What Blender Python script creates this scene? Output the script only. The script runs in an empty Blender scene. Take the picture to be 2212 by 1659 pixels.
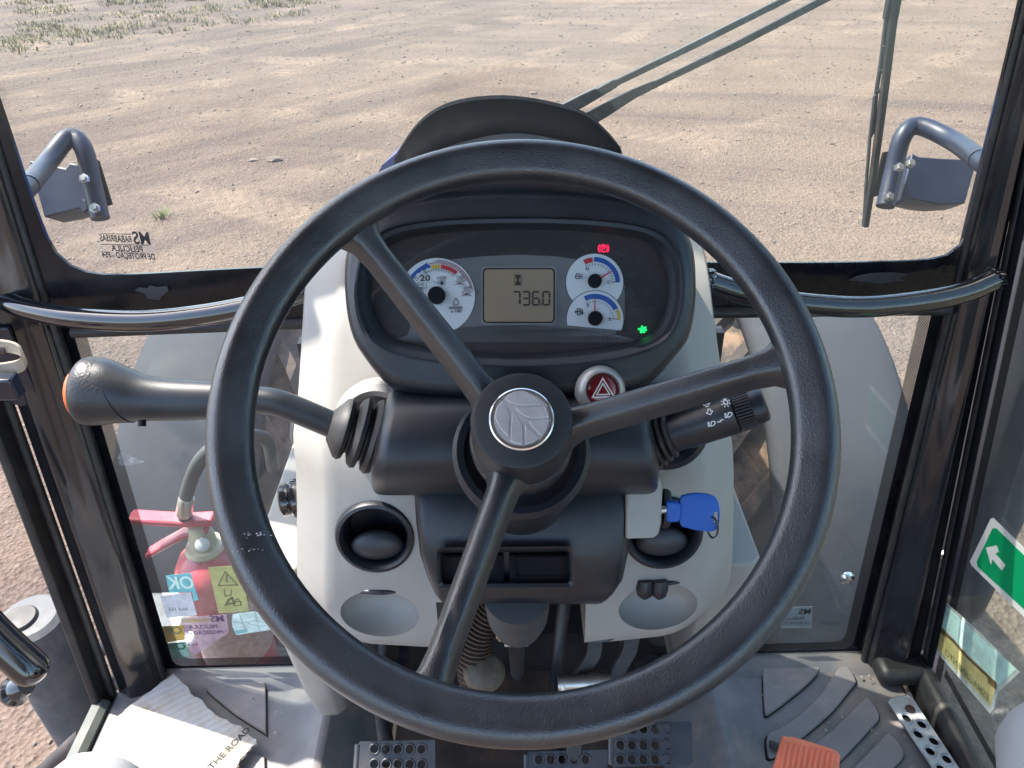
import bpy, bmesh, math, random
from mathutils import Vector, Matrix, noise
random.seed(7)
V = Vector
PI = math.pi
R = math.radians
C = bpy.context.scene.collection
scn = bpy.context.scene
sin, cos = math.sin, math.cos

# ------------------------------------------------------------------ camera
PITCH = R(34)
FOC = 1661.0                       # focal length in units of a 2212-wide picture
EYE = V((0, 0, 2.35))
cd = bpy.data.cameras.new('camera')
cam = bpy.data.objects.new('camera', cd); C.objects.link(cam)
ROLL = R(1.5)
cam.location = EYE; cam.rotation_euler = (Matrix.Rotation(PI/2-PITCH, 3, 'X') @ Matrix.Rotation(-ROLL, 3, 'Z')).to_euler()
cd.sensor_width = 36; cd.lens = 36*FOC/2212
cd.clip_start = .01; cd.clip_end = 2000
scn.camera = cam

# ------------------------------------------------------------------ light
SUN_EL = R(56)
SUN_H = V((-.88, .47, 0)).normalized()
S = V((SUN_H.x*cos(SUN_EL), SUN_H.y*cos(SUN_EL), sin(SUN_EL)))
w = bpy.data.worlds.new('World'); scn.world = w; w.use_nodes = True
nt = w.node_tree
bg = nt.nodes['Background']
sky = nt.nodes.new('ShaderNodeTexSky'); sky.sky_type = 'NISHITA'; sky.sun_disc = False
sky.sun_elevation = SUN_EL; sky.sun_rotation = math.atan2(S.x, S.y); sky.dust_density = 2.0
nt.links.new(sky.outputs[0], bg.inputs[0]); bg.inputs[1].default_value = .135
ld = bpy.data.lights.new('sun', 'SUN'); ld.energy = 3.0; ld.angle = R(.55); ld.color = (1, .94, .85)
sun = bpy.data.objects.new('sun', ld); C.objects.link(sun)
sun.rotation_euler = (-S).to_track_quat('-Z', 'Y').to_euler(); sun.location = (-6, 4, 9)
scn.view_settings.view_transform = 'Standard'; scn.view_settings.look = 'None'
scn.view_settings.gamma = 1; scn.view_settings.exposure = 2.27
scn.cycles.max_bounces = 7; scn.cycles.diffuse_bounces = 3; scn.cycles.glossy_bounces = 3; scn.cycles.transparent_max_bounces = 16
scn.cycles.caustics_reflective = False; scn.cycles.caustics_refractive = False
scn.cycles.use_denoising = True

# ------------------------------------------------------------------ survey helpers (sight line -> point on a real plane)
ca, sa = cos(PITCH), sin(PITCH)
def ray(px, py):
    a0 = (px-1106)/FOC; b0_ = (829.5-py)/FOC
    a = a0*cos(ROLL)+b0_*sin(ROLL); b = -a0*sin(ROLL)+b0_*cos(ROLL)
    return V((a, ca+b*sa, -sa+b*ca))
def at_t(px, py, t): return EYE + ray(px, py)*t
def at_y(px, py, y): r = ray(px, py); return EYE + r*(y/r.y)
def at_z(px, py, z): r = ray(px, py); return EYE + r*((z-EYE.z)/r.z)
class Fr:
    def __init__(s, o, x, y):
        s.o = V(o); s.x = V(x).normalized(); s.z = s.x.cross(V(y)).normalized(); s.y = s.z.cross(s.x)
    def p(s, u, v, w=0): return s.o + s.x*u + s.y*v + s.z*w
    def hit(s, px, py, w=0):
        r = ray(px, py); t = (s.o + s.z*w - EYE).dot(s.z)/r.dot(s.z); return EYE + r*t

# ------------------------------------------------------------------ object helpers
W = {}
def tag(o, label=None, cat=None, group=None, kind=None):
    if label: o['label'] = label
    if cat: o['category'] = cat
    if group: o['group'] = group
    if kind: o['kind'] = kind
    return o
def thing(name, label, cat, loc, group=None, kind='thing'):
    o = bpy.data.objects.new(name, None); C.objects.link(o); o.location = loc
    o.empty_display_size = .05
    W[o] = V(loc); return tag(o, label, cat, group, kind)
def link(name, me, parent=None, base=False):
    o = bpy.data.objects.new(name, me); C.objects.link(o)
    n = len(me.vertices)
    if n:
        lo = V([min(v.co[i] for v in me.vertices) for i in range(3)]); hi = V([max(v.co[i] for v in me.vertices) for i in range(3)])
        c = (lo+hi)/2
        if not parent: c.z = lo.z
        me.transform(Matrix.Translation(-c))
    else: c = V((0, 0, 0))
    o.location = c; W[o] = c
    if parent:
        o.parent = parent; o.matrix_parent_inverse = Matrix.Translation(-W[parent])
    return o
def mk(name, verts, faces, mat, parent=None, smooth=None, bevel=0, segs=2, sub=0, solid=0, label=None, cat=None, group=None, kind=None, fix=True):
    me = bpy.data.meshes.new(name)
    me.from_pydata([tuple(v) for v in verts], [], faces)
    if fix:
        bm = bmesh.new(); bm.from_mesh(me); bmesh.ops.recalc_face_normals(bm, faces=bm.faces); bm.to_mesh(me); bm.free()
    me.materials.append(mat)
    if smooth is not None:
        for p in me.polygons: p.use_smooth = True
        if smooth < 180: me.set_sharp_from_angle(angle=R(smooth))
    o = link(name, me, parent)
    if solid:
        m = o.modifiers.new('s', 'SOLIDIFY'); m.thickness = solid; m.offset = 0
    if bevel:
        m = o.modifiers.new('b', 'BEVEL'); m.width = bevel; m.segments = segs; m.limit_method = 'ANGLE'; m.angle_limit = R(35)
        if smooth is None:
            for p in me.polygons: p.use_smooth = True
            me.set_sharp_from_angle(angle=R(50))
    if sub:
        m = o.modifiers.new('u', 'SUBSURF'); m.levels = sub; m.render_levels = sub
    if not parent: tag(o, label, cat, group, kind or ('thing' if cat else None))
    elif kind: o['kind'] = kind
    if parent and label: o['label'] = label
    return o
def loft(rings, closed=True, cap=True):
    n = len(rings[0]); vs = [p for r in rings for p in r]; fs = []
    for i in range(len(rings)-1):
        for j in range(n if closed else n-1):
            k = (j+1) % n
            fs.append((i*n+j, i*n+k, (i+1)*n+k, (i+1)*n+j))
    if cap and closed:
        fs.append(tuple(range(n))); fs.append(tuple((len(rings)-1)*n+j for j in range(n)))
    return vs, fs
def cr(pts, n, closed=False):
    """n points along a Catmull-Rom curve, even in arc length"""
    P = [V(p) for p in pts]; m = len(P); out = []
    segs = m if closed else m-1
    for i in range(segs):
        g = (lambda k: P[k % m]) if closed else (lambda k: P[max(0, min(m-1, k))])
        p0, p1, p2, p3 = g(i-1), g(i), g(i+1), g(i+2)
        for k in range(12):
            t = k/12
            out.append(.5*((2*p1)+(p2-p0)*t+(2*p0-5*p1+4*p2-p3)*t*t+(3*p1-p0-3*p2+p3)*t**3))
    out.append(P[0] if closed else P[-1])
    L = [0]
    for a, b in zip(out, out[1:]): L.append(L[-1]+(b-a).length)
    res = []; j = 0
    for i in range(n):
        d = L[-1]*i/(n if closed else n-1)
        while j < len(L)-2 and L[j+1] < d: j += 1
        s = (d-L[j])/max(1e-9, L[j+1]-L[j]); res.append(out[j].lerp(out[j+1], min(1, s)))
    return res
def tube_geo(pts, rad, n=14, smooth_n=0, flat=1.0, cap=True):
    P = cr(pts, smooth_n) if smooth_n else [V(p) for p in pts]
    m = len(P); rings = []; up = None
    for i, p in enumerate(P):
        t = (P[min(i+1, m-1)]-P[max(i-1, 0)]).normalized()
        if up is None:
            up = V((0, 0, 1)) if abs(t.z) < .9 else V((0, 1, 0))
        s = t.cross(up).normalized(); up = s.cross(t).normalized()
        r = rad(i/(m-1)) if callable(rad) else rad
        rings.append([p + s*(r*cos(2*PI*k/n)) + up*(r*flat*sin(2*PI*k/n)) for k in range(n)])
    return loft(rings, True, cap)
def tube(name, pts, rad, mat, parent=None, n=14, sn=0, flat=1.0, **k):
    v, f = tube_geo(pts, rad, n, sn, flat); return mk(name, v, f, mat, parent, smooth=k.pop('smooth', 50), **k)
def axes_of(axis):
    a = V(axis).normalized(); h = V((1, 0, 0)) if abs(a.x) < .9 else V((0, 1, 0))
    x = a.cross(h).normalized(); return x, a.cross(x), a
def lathe_geo(o, axis, prof, n=40):
    """prof: (radius, height along axis)"""
    x, y, a = axes_of(axis); o = V(o)
    return loft([[o + a*h + x*(max(r, 1e-5)*cos(2*PI*k/n)) + y*(max(r, 1e-5)*sin(2*PI*k/n)) for k in range(n)] for r, h in prof])
def lathe(name, o, axis, prof, mat, parent=None, n=40, **k):
    v, f = lathe_geo(o, axis, prof, n)
    if k.pop('ring', False): f = f[:-2]
    return mk(name, v, f, mat, parent, smooth=k.pop('smooth', 38), **k)
def box_geo(c, sx, sy, sz, fr=None):
    c = V(c); X, Y, Z = (fr.x, fr.y, fr.z) if fr else (V((1, 0, 0)), V((0, 1, 0)), V((0, 0, 1)))
    vs = [c + X*(i*sx/2) + Y*(j*sy/2) + Z*(k*sz/2) for k in (-1, 1) for j in (-1, 1) for i in (-1, 1)]
    return vs, [(0, 2, 3, 1), (4, 5, 7, 6), (0, 1, 5, 4), (2, 6, 7, 3), (0, 4, 6, 2), (1, 3, 7, 5)]
def box(name, c, sx, sy, sz, mat, parent=None, fr=None, bevel=.002, **k):
    v, f = box_geo(c, sx, sy, sz, fr); return mk(name, v, f, mat, parent, bevel=bevel, **k)
def slab(name, pts, normal, th, mat, parent=None, **k):
    """flat outline given a real thickness along normal"""
    n = V(normal).normalized(); a = [V(p) for p in pts]
    v, f = loft([a, [p+n*th for p in a]]); return mk(name, v, f, mat, parent, **k)
def join(*geos):
    V_, F_ = [], []
    for v, f in geos:
        b = len(V_); V_ += v; F_ += [tuple(i+b for i in q) for q in f]
    return V_, F_
def cut(o, cutters):
    """boolean-subtract temporary solids from o and keep the result as its mesh"""
    tmp = []
    for v, f in cutters:
        me = bpy.data.meshes.new('cut'); me.from_pydata([tuple(p) for p in v], [], f)
        bm = bmesh.new(); bm.from_mesh(me); bmesh.ops.recalc_face_normals(bm, faces=bm.faces); bm.to_mesh(me); bm.free()
        c = bpy.data.objects.new('cut', me); C.objects.link(c); tmp.append(c)
        m = o.modifiers.new('bool', 'BOOLEAN'); m.object = c; m.operation = 'DIFFERENCE'; m.solver = 'EXACT'
    dg = bpy.context.evaluated_depsgraph_get(); dg.update()
    me = bpy.data.meshes.new_from_object(o.evaluated_get(dg))
    o.modifiers.clear(); o.data = me
    for p in me.polygons: p.use_smooth = True
    me.set_sharp_from_angle(angle=R(32))
    for c in tmp: bpy.data.objects.remove(c)
    return o
def text(name, s, o, X, Y, size, mat, parent, bold=0, align='CENTER', sx=1.0, label=None):
    cu = bpy.data.curves.new('t', 'FONT'); cu.body = s; cu.size = size; cu.align_x = align; cu.align_y = 'CENTER'; cu.offset = min(bold, size*.022)
    cu.resolution_u = 3
    to = bpy.data.objects.new('t', cu); C.objects.link(to)
    dg = bpy.context.evaluated_depsgraph_get()
    me = bpy.data.meshes.new_from_object(to.evaluated_get(dg))
    bpy.data.objects.remove(to); bpy.data.curves.remove(cu)
    X = V(X).normalized(); Y = V(Y).normalized(); o = V(o)
    for v in me.vertices: v.co = o + X*v.co.x*sx + Y*v.co.y
    me.materials.clear(); me.materials.append(mat)
    return link(name, me, parent)

# ------------------------------------------------------------------ materials
def new_mat(name):
    m = bpy.data.materials.new(name); m.use_nodes = True; return m, m.node_tree, m.node_tree.nodes['Principled BSDF']
def node(t, typ, **k):
    n = t.nodes.new(typ)
    for a, b in k.items():
        if a in n.bl_rna.properties and a not in n.inputs.keys(): setattr(n, a, b)
        else: n.inputs[a].default_value = b
    return n
def ramp(t, fac, stops):
    r = t.nodes.new('ShaderNodeValToRGB'); e = r.color_ramp.elements
    e[0].position, e[0].color = stops[0][0], (*stops[0][1], 1)
    e[1].position, e[1].color = stops[-1][0], (*stops[-1][1], 1)
    for p, c in stops[1:-1]:
        x = e.new(p); x.color = (*c, 1)
    t.links.new(fac, r.inputs[0]); return r
def mix(t, fac, a, b, blend='MIX'):
    m = t.nodes.new('ShaderNodeMix'); m.data_type = 'RGBA'; m.blend_type = blend
    for s, v in ((0, fac), (6, a), (7, b)):
        if hasattr(v, 'is_linked') or hasattr(v, 'links'): t.links.new(v, m.inputs[s])
        else: m.inputs[s].default_value = v if s == 0 else (*v, 1)
    return m.outputs[2]
def P(name, col, rough=.5, metal=0, vary=.12, vs=14, grain=0, gs=900, spec=.5, coat=0, emit=None, es=1, dirt=None, dirt_amt=.5, ds=6, trans=0, rv=.2):
    m, t, b = new_mat(name)
    pos = t.nodes.new('ShaderNodeNewGeometry').outputs['Position']
    nz = node(t, 'ShaderNodeTexNoise', Scale=vs, Detail=5.0, Roughness=.6); t.links.new(pos, nz.inputs['Vector'])
    lo = tuple(c*(1-vary) for c in col); hi = tuple(min(1, c*(1+vary)) for c in col)
    r = ramp(t, nz.outputs['Fac'], [(.3, lo), (.7, hi)]); colr = r.outputs[0]
    if dirt:
        n2 = node(t, 'ShaderNodeTexNoise', Scale=ds, Detail=8.0, Roughness=.7); t.links.new(pos, n2.inputs['Vector'])
        mr = ramp(t, n2.outputs['Fac'], [(.48, (0, 0, 0)), (.72, (dirt_amt,)*3)])
        colr = mix(t, mr.outputs[0], colr, dirt)
    t.links.new(colr, b.inputs['Base Color'])
    rr = ramp(t, nz.outputs['Fac'], [(.25, (max(0, rough*(1-rv)),)*3), (.75, (min(1, rough*(1+rv)),)*3)])
    t.links.new(rr.outputs[0], b.inputs['Roughness'])
    b.inputs['Metallic'].default_value = metal
    b.inputs['Specular IOR Level'].default_value = spec
    b.inputs['Coat Weight'].default_value = coat
    b.inputs['Coat Roughness'].default_value = .08
    if grain:
        v = node(t, 'ShaderNodeTexNoise', Scale=gs, Detail=2.0); t.links.new(pos, v.inputs['Vector'])
        bp = node(t, 'ShaderNodeBump', Strength=grain, Distance=.0006)
        t.links.new(v.outputs['Fac'], bp.inputs['Height']); t.links.new(bp.outputs[0], b.inputs['Normal'])
    if emit:
        b.inputs['Emission Color'].default_value = (*emit, 1); b.inputs['Emission Strength'].default_value = es
    if trans: b.inputs['Transmission Weight'].default_value = trans
    return m
def glass(name, tint=(.93, .95, .93), refl=.045, dust_or_haze=.05, dustcol=(.72, .70, .66), speck=True, veil=0.0):
    m, t, b = new_mat(name); t.nodes.remove(b)
    out = t.nodes['Material Output']
    tr = t.nodes.new('ShaderNodeBsdfTransparent'); tr.inputs[0].default_value = (*tint, 1)
    gl = t.nodes.new('ShaderNodeBsdfGlossy'); gl.inputs['Roughness'].default_value = .01
    lw = t.nodes.new('ShaderNodeLayerWeight'); lw.inputs[0].default_value = .5
    pw = node(t, 'ShaderNodeMath', operation='POWER'); t.links.new(lw.outputs['Facing'], pw.inputs[0]); pw.inputs[1].default_value = 5
    ml = node(t, 'ShaderNodeMath', operation='MULTIPLY_ADD'); t.links.new(pw.outputs[0], ml.inputs[0]); ml.inputs[1].default_value = .8; ml.inputs[2].default_value = refl
    m1 = t.nodes.new('ShaderNodeMixShader'); t.links.new(ml.outputs[0], m1.inputs[0]); t.links.new(tr.outputs[0], m1.inputs[1]); t.links.new(gl.outputs[0], m1.inputs[2])
    df = t.nodes.new('ShaderNodeBsdfDiffuse'); df.inputs[0].default_value = (*dustcol, 1)
    tl = t.nodes.new('ShaderNodeBsdfTranslucent'); tl.inputs[0].default_value = (*dustcol, 1)
    m2 = t.nodes.new('ShaderNodeMixShader'); m2.inputs[0].default_value = .5; t.links.new(df.outputs[0], m2.inputs[1]); t.links.new(tl.outputs[0], m2.inputs[2])
    pos = t.nodes.new('ShaderNodeNewGeometry').outputs['Position']
    n1 = node(t, 'ShaderNodeTexNoise', Scale=5.0, Detail=6.0, Roughness=.65); t.links.new(pos, n1.inputs['Vector'])
    r1 = ramp(t, n1.outputs['Fac'], [(.3, (dust_or_haze*.25+veil,)*3), (.75, (dust_or_haze*1.5+veil,)*3)])
    fac = r1.outputs[0]
    if speck:
        n2 = node(t, 'ShaderNodeTexVoronoi', Scale=55.0); t.links.new(pos, n2.inputs['Vector'])
        n3 = node(t, 'ShaderNodeTexNoise', Scale=9.0, Detail=2.0); t.links.new(pos, n3.inputs['Vector'])
        r2 = ramp(t, n2.outputs['Distance'], [(.05, (.22,)*3), (.10, (0,)*3)])
        r3 = ramp(t, n3.outputs['Fac'], [(.5, (0,)*3), (.7, (1,)*3)])
        mm = mix(t, 1.0, r2.outputs[0], r3.outputs[0], 'MULTIPLY')
        fac = mix(t, 1.0, fac, mm, 'ADD')
    m3 = t.nodes.new('ShaderNodeMixShader'); t.links.new(fac, m3.inputs[0]); t.links.new(m1.outputs[0], m3.inputs[1]); t.links.new(m2.outputs[0], m3.inputs[2])
    t.links.new(m3.outputs[0], out.inputs[0]); return m
def film(name, col, alpha, rough=.4, vary=.2):
    """translucent printed film stuck on a pane"""
    m = P(name, col, rough, vary=vary, vs=60); t = m.node_tree; b = t.nodes['Principled BSDF']
    b.inputs['Alpha'].default_value = alpha; return m
def dots(name, pitch, col=(.006, .006, .007), ax=0):
    """ceramic dot print: black dots, clear between"""
    m, t, b = new_mat(name); b.inputs['Base Color'].default_value = (*col, 1); b.inputs['Roughness'].default_value = .35
    pos = t.nodes.new('ShaderNodeTexCoord').outputs['Object']
    mp = t.nodes.new('ShaderNodeMapping'); mp.inputs['Rotation'].default_value = (R(7), 0, R(0)); t.links.new(pos, mp.inputs[0])
    vo = node(t, 'ShaderNodeTexVoronoi', Scale=1/pitch, Randomness=0.0); vo.voronoi_dimensions = '2D'
    sp = t.nodes.new('ShaderNodeSeparateXYZ'); t.links.new(mp.outputs[0], sp.inputs[0])
    cb = t.nodes.new('ShaderNodeCombineXYZ')
    ad = node(t, 'ShaderNodeMath', operation='ADD'); t.links.new(sp.outputs[ax], ad.inputs[0]); t.links.new(sp.outputs[2], ad.inputs[1])
    su = node(t, 'ShaderNodeMath', operation='SUBTRACT'); t.links.new(sp.outputs[ax], su.inputs[0]); t.links.new(sp.outputs[2], su.inputs[1])
    t.links.new(ad.outputs[0], cb.inputs[0]); t.links.new(su.outputs[0], cb.inputs[1]); t.links.new(cb.outputs[0], vo.inputs['Vector'])
    r = ramp(t, vo.outputs['Distance'], [(.40, (1, 1, 1)), (.46, (0, 0, 0))]); t.links.new(r.outputs[0], b.inputs['Alpha']); return m

M = {}
M['soft_black'] = P('soft_black_plastic', (.0105, .0140, .0195), .38, vary=.2, grain=.25, gs=1500, dirt=(.040, .040, .040), dirt_amt=.2, ds=18)
M['rim_black'] = P('grained_black_polyurethane', (.0125, .0150, .0185), .37, vary=.4, rv=.38, grain=.55, gs=820, spec=1.0, dirt=(.05, .042, .038), dirt_amt=.3, ds=30)
M['hub_black'] = P('fine_black_plastic', (.012, .013, .015), .5, grain=.3, gs=1800)
M['matte_black'] = P('matte_black', (.006, .007, .009), .8, spec=.15)
M['gloss_black'] = P('gloss_black_paint', (.010, .011, .014), .16, vary=.3, spec=.6, coat=.4, dirt=(.09, .08, .07), dirt_amt=.22, ds=9)
M['rail_black'] = P('gloss_black_rail', (.008, .009, .012), .10, spec=.7, coat=.7, vary=.2)
M['rubber'] = P('black_rubber', (.014, .014, .015), .55, vary=.25, dirt=(.10, .09, .075), dirt_amt=.35, ds=25)
M['frit'] = P('black_ceramic_band', (.005, .006, .009), .16, spec=.3, vary=.3, dirt=(.07, .065, .06), dirt_amt=.3, ds=5)
M['grey'] = P('warm_grey_plastic', (.31, .30, .275), .42, vary=.06, vs=8, grain=.3, gs=1100, dirt=(.23, .185, .145), dirt_amt=.35, ds=9)
M['seat_grey'] = P('pale_grey_vinyl', (.36, .37, .385), .5, vary=.06, grain=.3, gs=1200)
M['mat'] = P('dusty_floor_mat', (.150, .146, .150), .5, vary=.2, grain=.45, gs=700, dirt=(.27, .215, .175), dirt_amt=.85, ds=7)
M['mat_pad'] = P('raised_floor_mat', (.195, .176, .172), .52, vary=.2, grain=.7, gs=900, dirt=(.31, .25, .225), dirt_amt=.8, ds=9)
M['dark_metal'] = P('dark_painted_steel', (.030, .034, .040), .40, spec=.6, vary=.3, dirt=(.10, .065, .045), dirt_amt=.5, ds=14)
M['under_metal'] = P('darker_steel', (.012, .012, .012), .5, vary=.4, dirt=(.06, .04, .028), dirt_amt=.5, ds=16)  # darker than dark_painted_steel, used under the dash
M['rusty'] = P('rusty_dark_steel', (.05, .035, .028), .7, vary=.4, vs=20, dirt=(.17, .085, .045), dirt_amt=.7, ds=12)
M['zinc'] = P('zinc_plated_steel', (.52, .50, .46), .35, metal=.9, vary=.2, dirt=(.25, .2, .15), dirt_amt=.4, ds=40)
M['chrome'] = P('chrome', (.75, .75, .75), .20, metal=1, vary=.05)
M['emblem_line'] = P('pale_emblem_edge', (.62, .60, .59), .35, metal=.3, vary=.05)
M['emblem'] = P('satin_silver_plate', (.40, .375, .37), .35, metal=.25, vary=.10, vs=60)
M['silver_plastic'] = P('silver_painted_plastic', (.36, .36, .35), .38, metal=.35, vary=.08)
M['red_lens'] = P('red_lens', (.20, .006, .014), .12, coat=.6, vary=.3, vs=90)
M['white_print'] = P('white_print', (.72, .72, .70), .5, vary=.05)
M['grey_print'] = P('grey_print', (.060, .064, .066), .6, vary=.05)
M['black_print'] = P('black_print', (.02, .02, .022), .6, vary=.1)
M['blue_print'] = P('blue_print', (.010, .085, .36), .5, vary=.05)
M['red_print'] = P('red_print', (.50, .02, .03), .5, vary=.05)
M['darkred_print'] = P('dark_red_print', (.25, .02, .03), .5, vary=.05)
M['yellow_print'] = P('yellow_print', (.60, .42, .06), .5, vary=.05)
M['dial'] = P('pale_dial', (.66, .72, .75), .5, vary=.03)
M['cluster_face'] = P('charcoal_cluster_face', (.022, .023, .026), .5, vary=.1)
M['cluster_grey'] = P('mid_grey_cluster_band', (.14, .155, .165), .5, vary=.06)
M['lcd'] = P('tan_liquid_crystal', (.31, .245, .165), .35, vary=.05)
M['lcd_ink'] = P('lcd_segment', (.03, .024, .018), .5, vary=.1)
M['glow_red'] = P('lit_red_symbol', (.8, .02, .1), .5, emit=(1, .02, .10), es=.35)
M['glow_green'] = P('lit_green_symbol', (.02, .8, .2), .5, emit=(.01, 1, .16), es=.3)
M['key_blue'] = P('blue_key_plastic', (.002, .085, .40), .5, vary=.06, grain=.2)
M['orange'] = P('orange_plastic', (.62, .10, .022), .40, vary=.08)
M['pedal_orange'] = P('orange_red_pedal', (.80, .20, .10), .5, vary=.10, vs=30, grain=.2)
M['hood_blue'] = P('tractor_blue_paint', (.035, .085, .36), .28, coat=.4, vary=.1)
M['bracket_blue'] = P('faded_blue_paint', (.005, .011, .032), .42, spec=.4, coat=.0, vary=.4, dirt=(.08, .085, .10), dirt_amt=.15, ds=10)
M['plate_blue_sheen'] = P('black_with_blue_sheen', (.004, .008, .020), .3, coat=.3, vary=.3)  # gloss black with a blue sheen put into its colour
M['plug'] = P('worn_black_plug', (.024, .027, .032), .42, vary=.3, vs=50, grain=.3)
M['dusty_black'] = P('dusty_black_plastic', (.075, .080, .085), .7, vary=.25, vs=20, dirt=(.20, .19, .17), dirt_amt=.5, ds=9)
M['fender'] = P('dark_grey_fender_plastic', (.040, .042, .050), .85, spec=.2, vary=.15, vs=5, dirt=(.09, .085, .08), dirt_amt=.35, ds=3)
M['tyre'] = P('muddy_tyre', (.045, .034, .028), .85, vary=.3, dirt=(.34, .20, .12), dirt_amt=.9, ds=6)
M['wheel_cream'] = P('cream_wheel_paint', (.62, .56, .40), .5, vary=.12, dirt=(.28, .2, .13), dirt_amt=.6, ds=9)
M['engine'] = P('dark_engine', (.018, .024, .024), .6, vary=.4, dirt=(.09, .07, .05), dirt_amt=.5)
M['ext_red'] = P('extinguisher_red', (.55, .07, .10), .38, coat=.3, vary=.12, dirt=(.55, .27, .26), dirt_amt=.4, ds=12)
M['ext_cream'] = P('extinguisher_valve_cream', (.55, .50, .36), .5, vary=.15)
M['hose'] = P('weathered_grey_hose', (.055, .058, .062), .6, vary=.25)
M['cardboard'] = None
M['white_paint'] = P('worn_white_steel', (.42, .44, .46), .45, metal=.3, vary=.1, dirt=(.13, .085, .06), dirt_amt=.55, ds=30)
M['headliner'] = P('grey_headliner', (.20, .205, .215), .9, vary=.05)
M['wiper'] = P('weathered_wiper_black', (.014, .019, .026), .5, vary=.35, vs=40, dirt=(.12, .12, .12), dirt_amt=.4, ds=40)
M['glass'] = glass('dusty_windshield_glass', dust_or_haze=.016, refl=.018)
M['glass_low'] = glass('hazy_lower_glass', tint=(.91, .95, .94), dust_or_haze=.032, refl=.03)
M['glass_door'] = glass('door_glass', tint=(.91, .94, .92), dust_or_haze=.03, refl=.03)
M['glass_lens'] = glass('cluster_lens', tint=(.95, .95, .95), dust_or_haze=.012, refl=.03, speck=False)
M['dots'] = dots('ceramic_dot_print', .0034)
M['dots2'] = dots('ceramic_dot_print_side', .0034, ax=1)
M['stone'] = P('basalt_stone', (.160, .130, .112), .95, vary=.4, vs=9, spec=.1)

# ------------------------------------------------------------------ planes of the cab
FLOOR = 1.17
FRONT = Fr((0, .93, 1.85), (1, 0, 0), (0, .13, 1))        # glass plane, normal faces the driver
DXR = lambda z: .676-.07*(z-1.75)
DOOR_R = Fr((DXR(1.75), 0, 1.75), (0, -1, 0), (-.07, 0, 1))        # normal faces -x (into the cab)
DXL = -.738
DOOR_L = Fr((DXL, 0, 1.8), (0, 1, 0), (0, 0, 1))        # normal faces +x
def wsn(py_list): return None

# ================================================================== GROUND
def h_ground(x, y):
    d = 0.020*noise.noise(V((x*.35, y*.35, 1.3))) + .016*noise.noise(V((x*1.3, y*1.3, 4)))
    u = y*.74-x*.67
    d += .010*noise.noise(V(((x*.74+y*.67)*.12, u*2.0, 7.7)))
    d += .010*noise.noise(V((x*3.5, y*3.5, 2)))+.012*max(0, noise.noise(V((x*6, y*6, 9))))
    return d
xs = [-10+i*.1 for i in range(201)]; ys = [-1+i*.1 for i in range(231)]
ext = [.25, .6, 1.2, 2.5, 5, 10, 25, 60, 150, 400, 900]
xs = [-10-e for e in reversed(ext)] + xs + [10+e for e in ext]
ys = [-1-e for e in reversed(ext)] + ys + [22+e for e in ext]
gv = [V((x, y, h_ground(x, y) if -11 < x < 11 and -2 < y < 23 else 0)) for y in ys for x in xs]
nx = len(xs)
gf = [(j*nx+i, j*nx+i+1, (j+1)*nx+i+1, (j+1)*nx+i) for j in range(len(ys)-1) for i in range(nx-1)]
m, t, b = new_mat('dry_gravel_yard'); M['ground'] = m
pos = t.nodes.new('ShaderNodeNewGeometry').outputs['Position']
def streaks(ang, sc, seed):
    r0 = t.nodes.new('ShaderNodeMapping'); r0.inputs['Rotation'].default_value = (0, 0, R(-ang)); t.links.new(pos, r0.inputs[0])
    r1 = t.nodes.new('ShaderNodeMapping'); r1.inputs['Scale'].default_value = (.13*sc, 1.5*sc, 1); r1.inputs['Location'].default_value = (seed, 0, 0); t.links.new(r0.outputs[0], r1.inputs[0])
    n_ = node(t, 'ShaderNodeTexNoise', Scale=1.0, Detail=6.0, Roughness=.66, Distortion=.5); t.links.new(r1.outputs[0], n_.inputs['Vector']); return n_.outputs['Fac']
sA_, sB_ = streaks(42, 1.0, 0), streaks(-14, .8, 7)
n2 = node(t, 'ShaderNodeTexNoise', Scale=.55, Detail=4.0); t.links.new(pos, n2.inputs['Vector'])
n3 = node(t, 'ShaderNodeTexNoise', Scale=26.0, Detail=6.0, Roughness=.75); t.links.new(pos, n3.inputs['Vector'])
vo = node(t, 'ShaderNodeTexVoronoi', Scale=48.0); t.links.new(pos, vo.inputs['Vector'])
sx = t.nodes.new('ShaderNodeSeparateXYZ'); t.links.new(pos, sx.inputs[0])
# the soil is greyer and darker on the left, sandier on the right
mrx = t.nodes.new('ShaderNodeMapRange'); mrx.inputs[1].default_value = -5; mrx.inputs[2].default_value = 3; t.links.new(sx.outputs[0], mrx.inputs[0])
grey = ramp(t, n3.outputs['Fac'], [(.3, (.066, .049, .042)), (.5, (.103, .077, .066)), (.72, (.142, .109, .095))]).outputs[0]
sand = ramp(t, n3.outputs['Fac'], [(.3, (.120, .088, .069)), (.7, (.190, .142, .111))]).outputs[0]
addn = node(t, 'ShaderNodeMath', operation='MULTIPLY_ADD'); t.links.new(mrx.outputs[0], addn.inputs[0]); addn.inputs[1].default_value = .16; stm = t.nodes.new('ShaderNodeMix'); t.links.new(mrx.outputs[0], stm.inputs[0]); t.links.new(sA_, stm.inputs[2]); t.links.new(sB_, stm.inputs[3]); t.links.new(stm.outputs[0], addn.inputs[2])
tracks = ramp(t, addn.outputs[0], [(.47, (0, 0, 0)), (.66, (1, 1, 1))]).outputs[0]
col = mix(t, tracks, grey, sand)
n4 = ramp(t, n2.outputs['Fac'], [(.3, (.82,)*3), (.7, (1.1,)*3)]).outputs[0]
col = mix(t, 1.0, col, n4, 'MULTIPLY')
cell = ramp(t, vo.outputs['Color'], [(.1, (.75,)*3), (.9, (1.2,)*3)]).outputs[0]
col = mix(t, .55, col, mix(t, 1.0, col, cell, 'MULTIPLY'))
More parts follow.
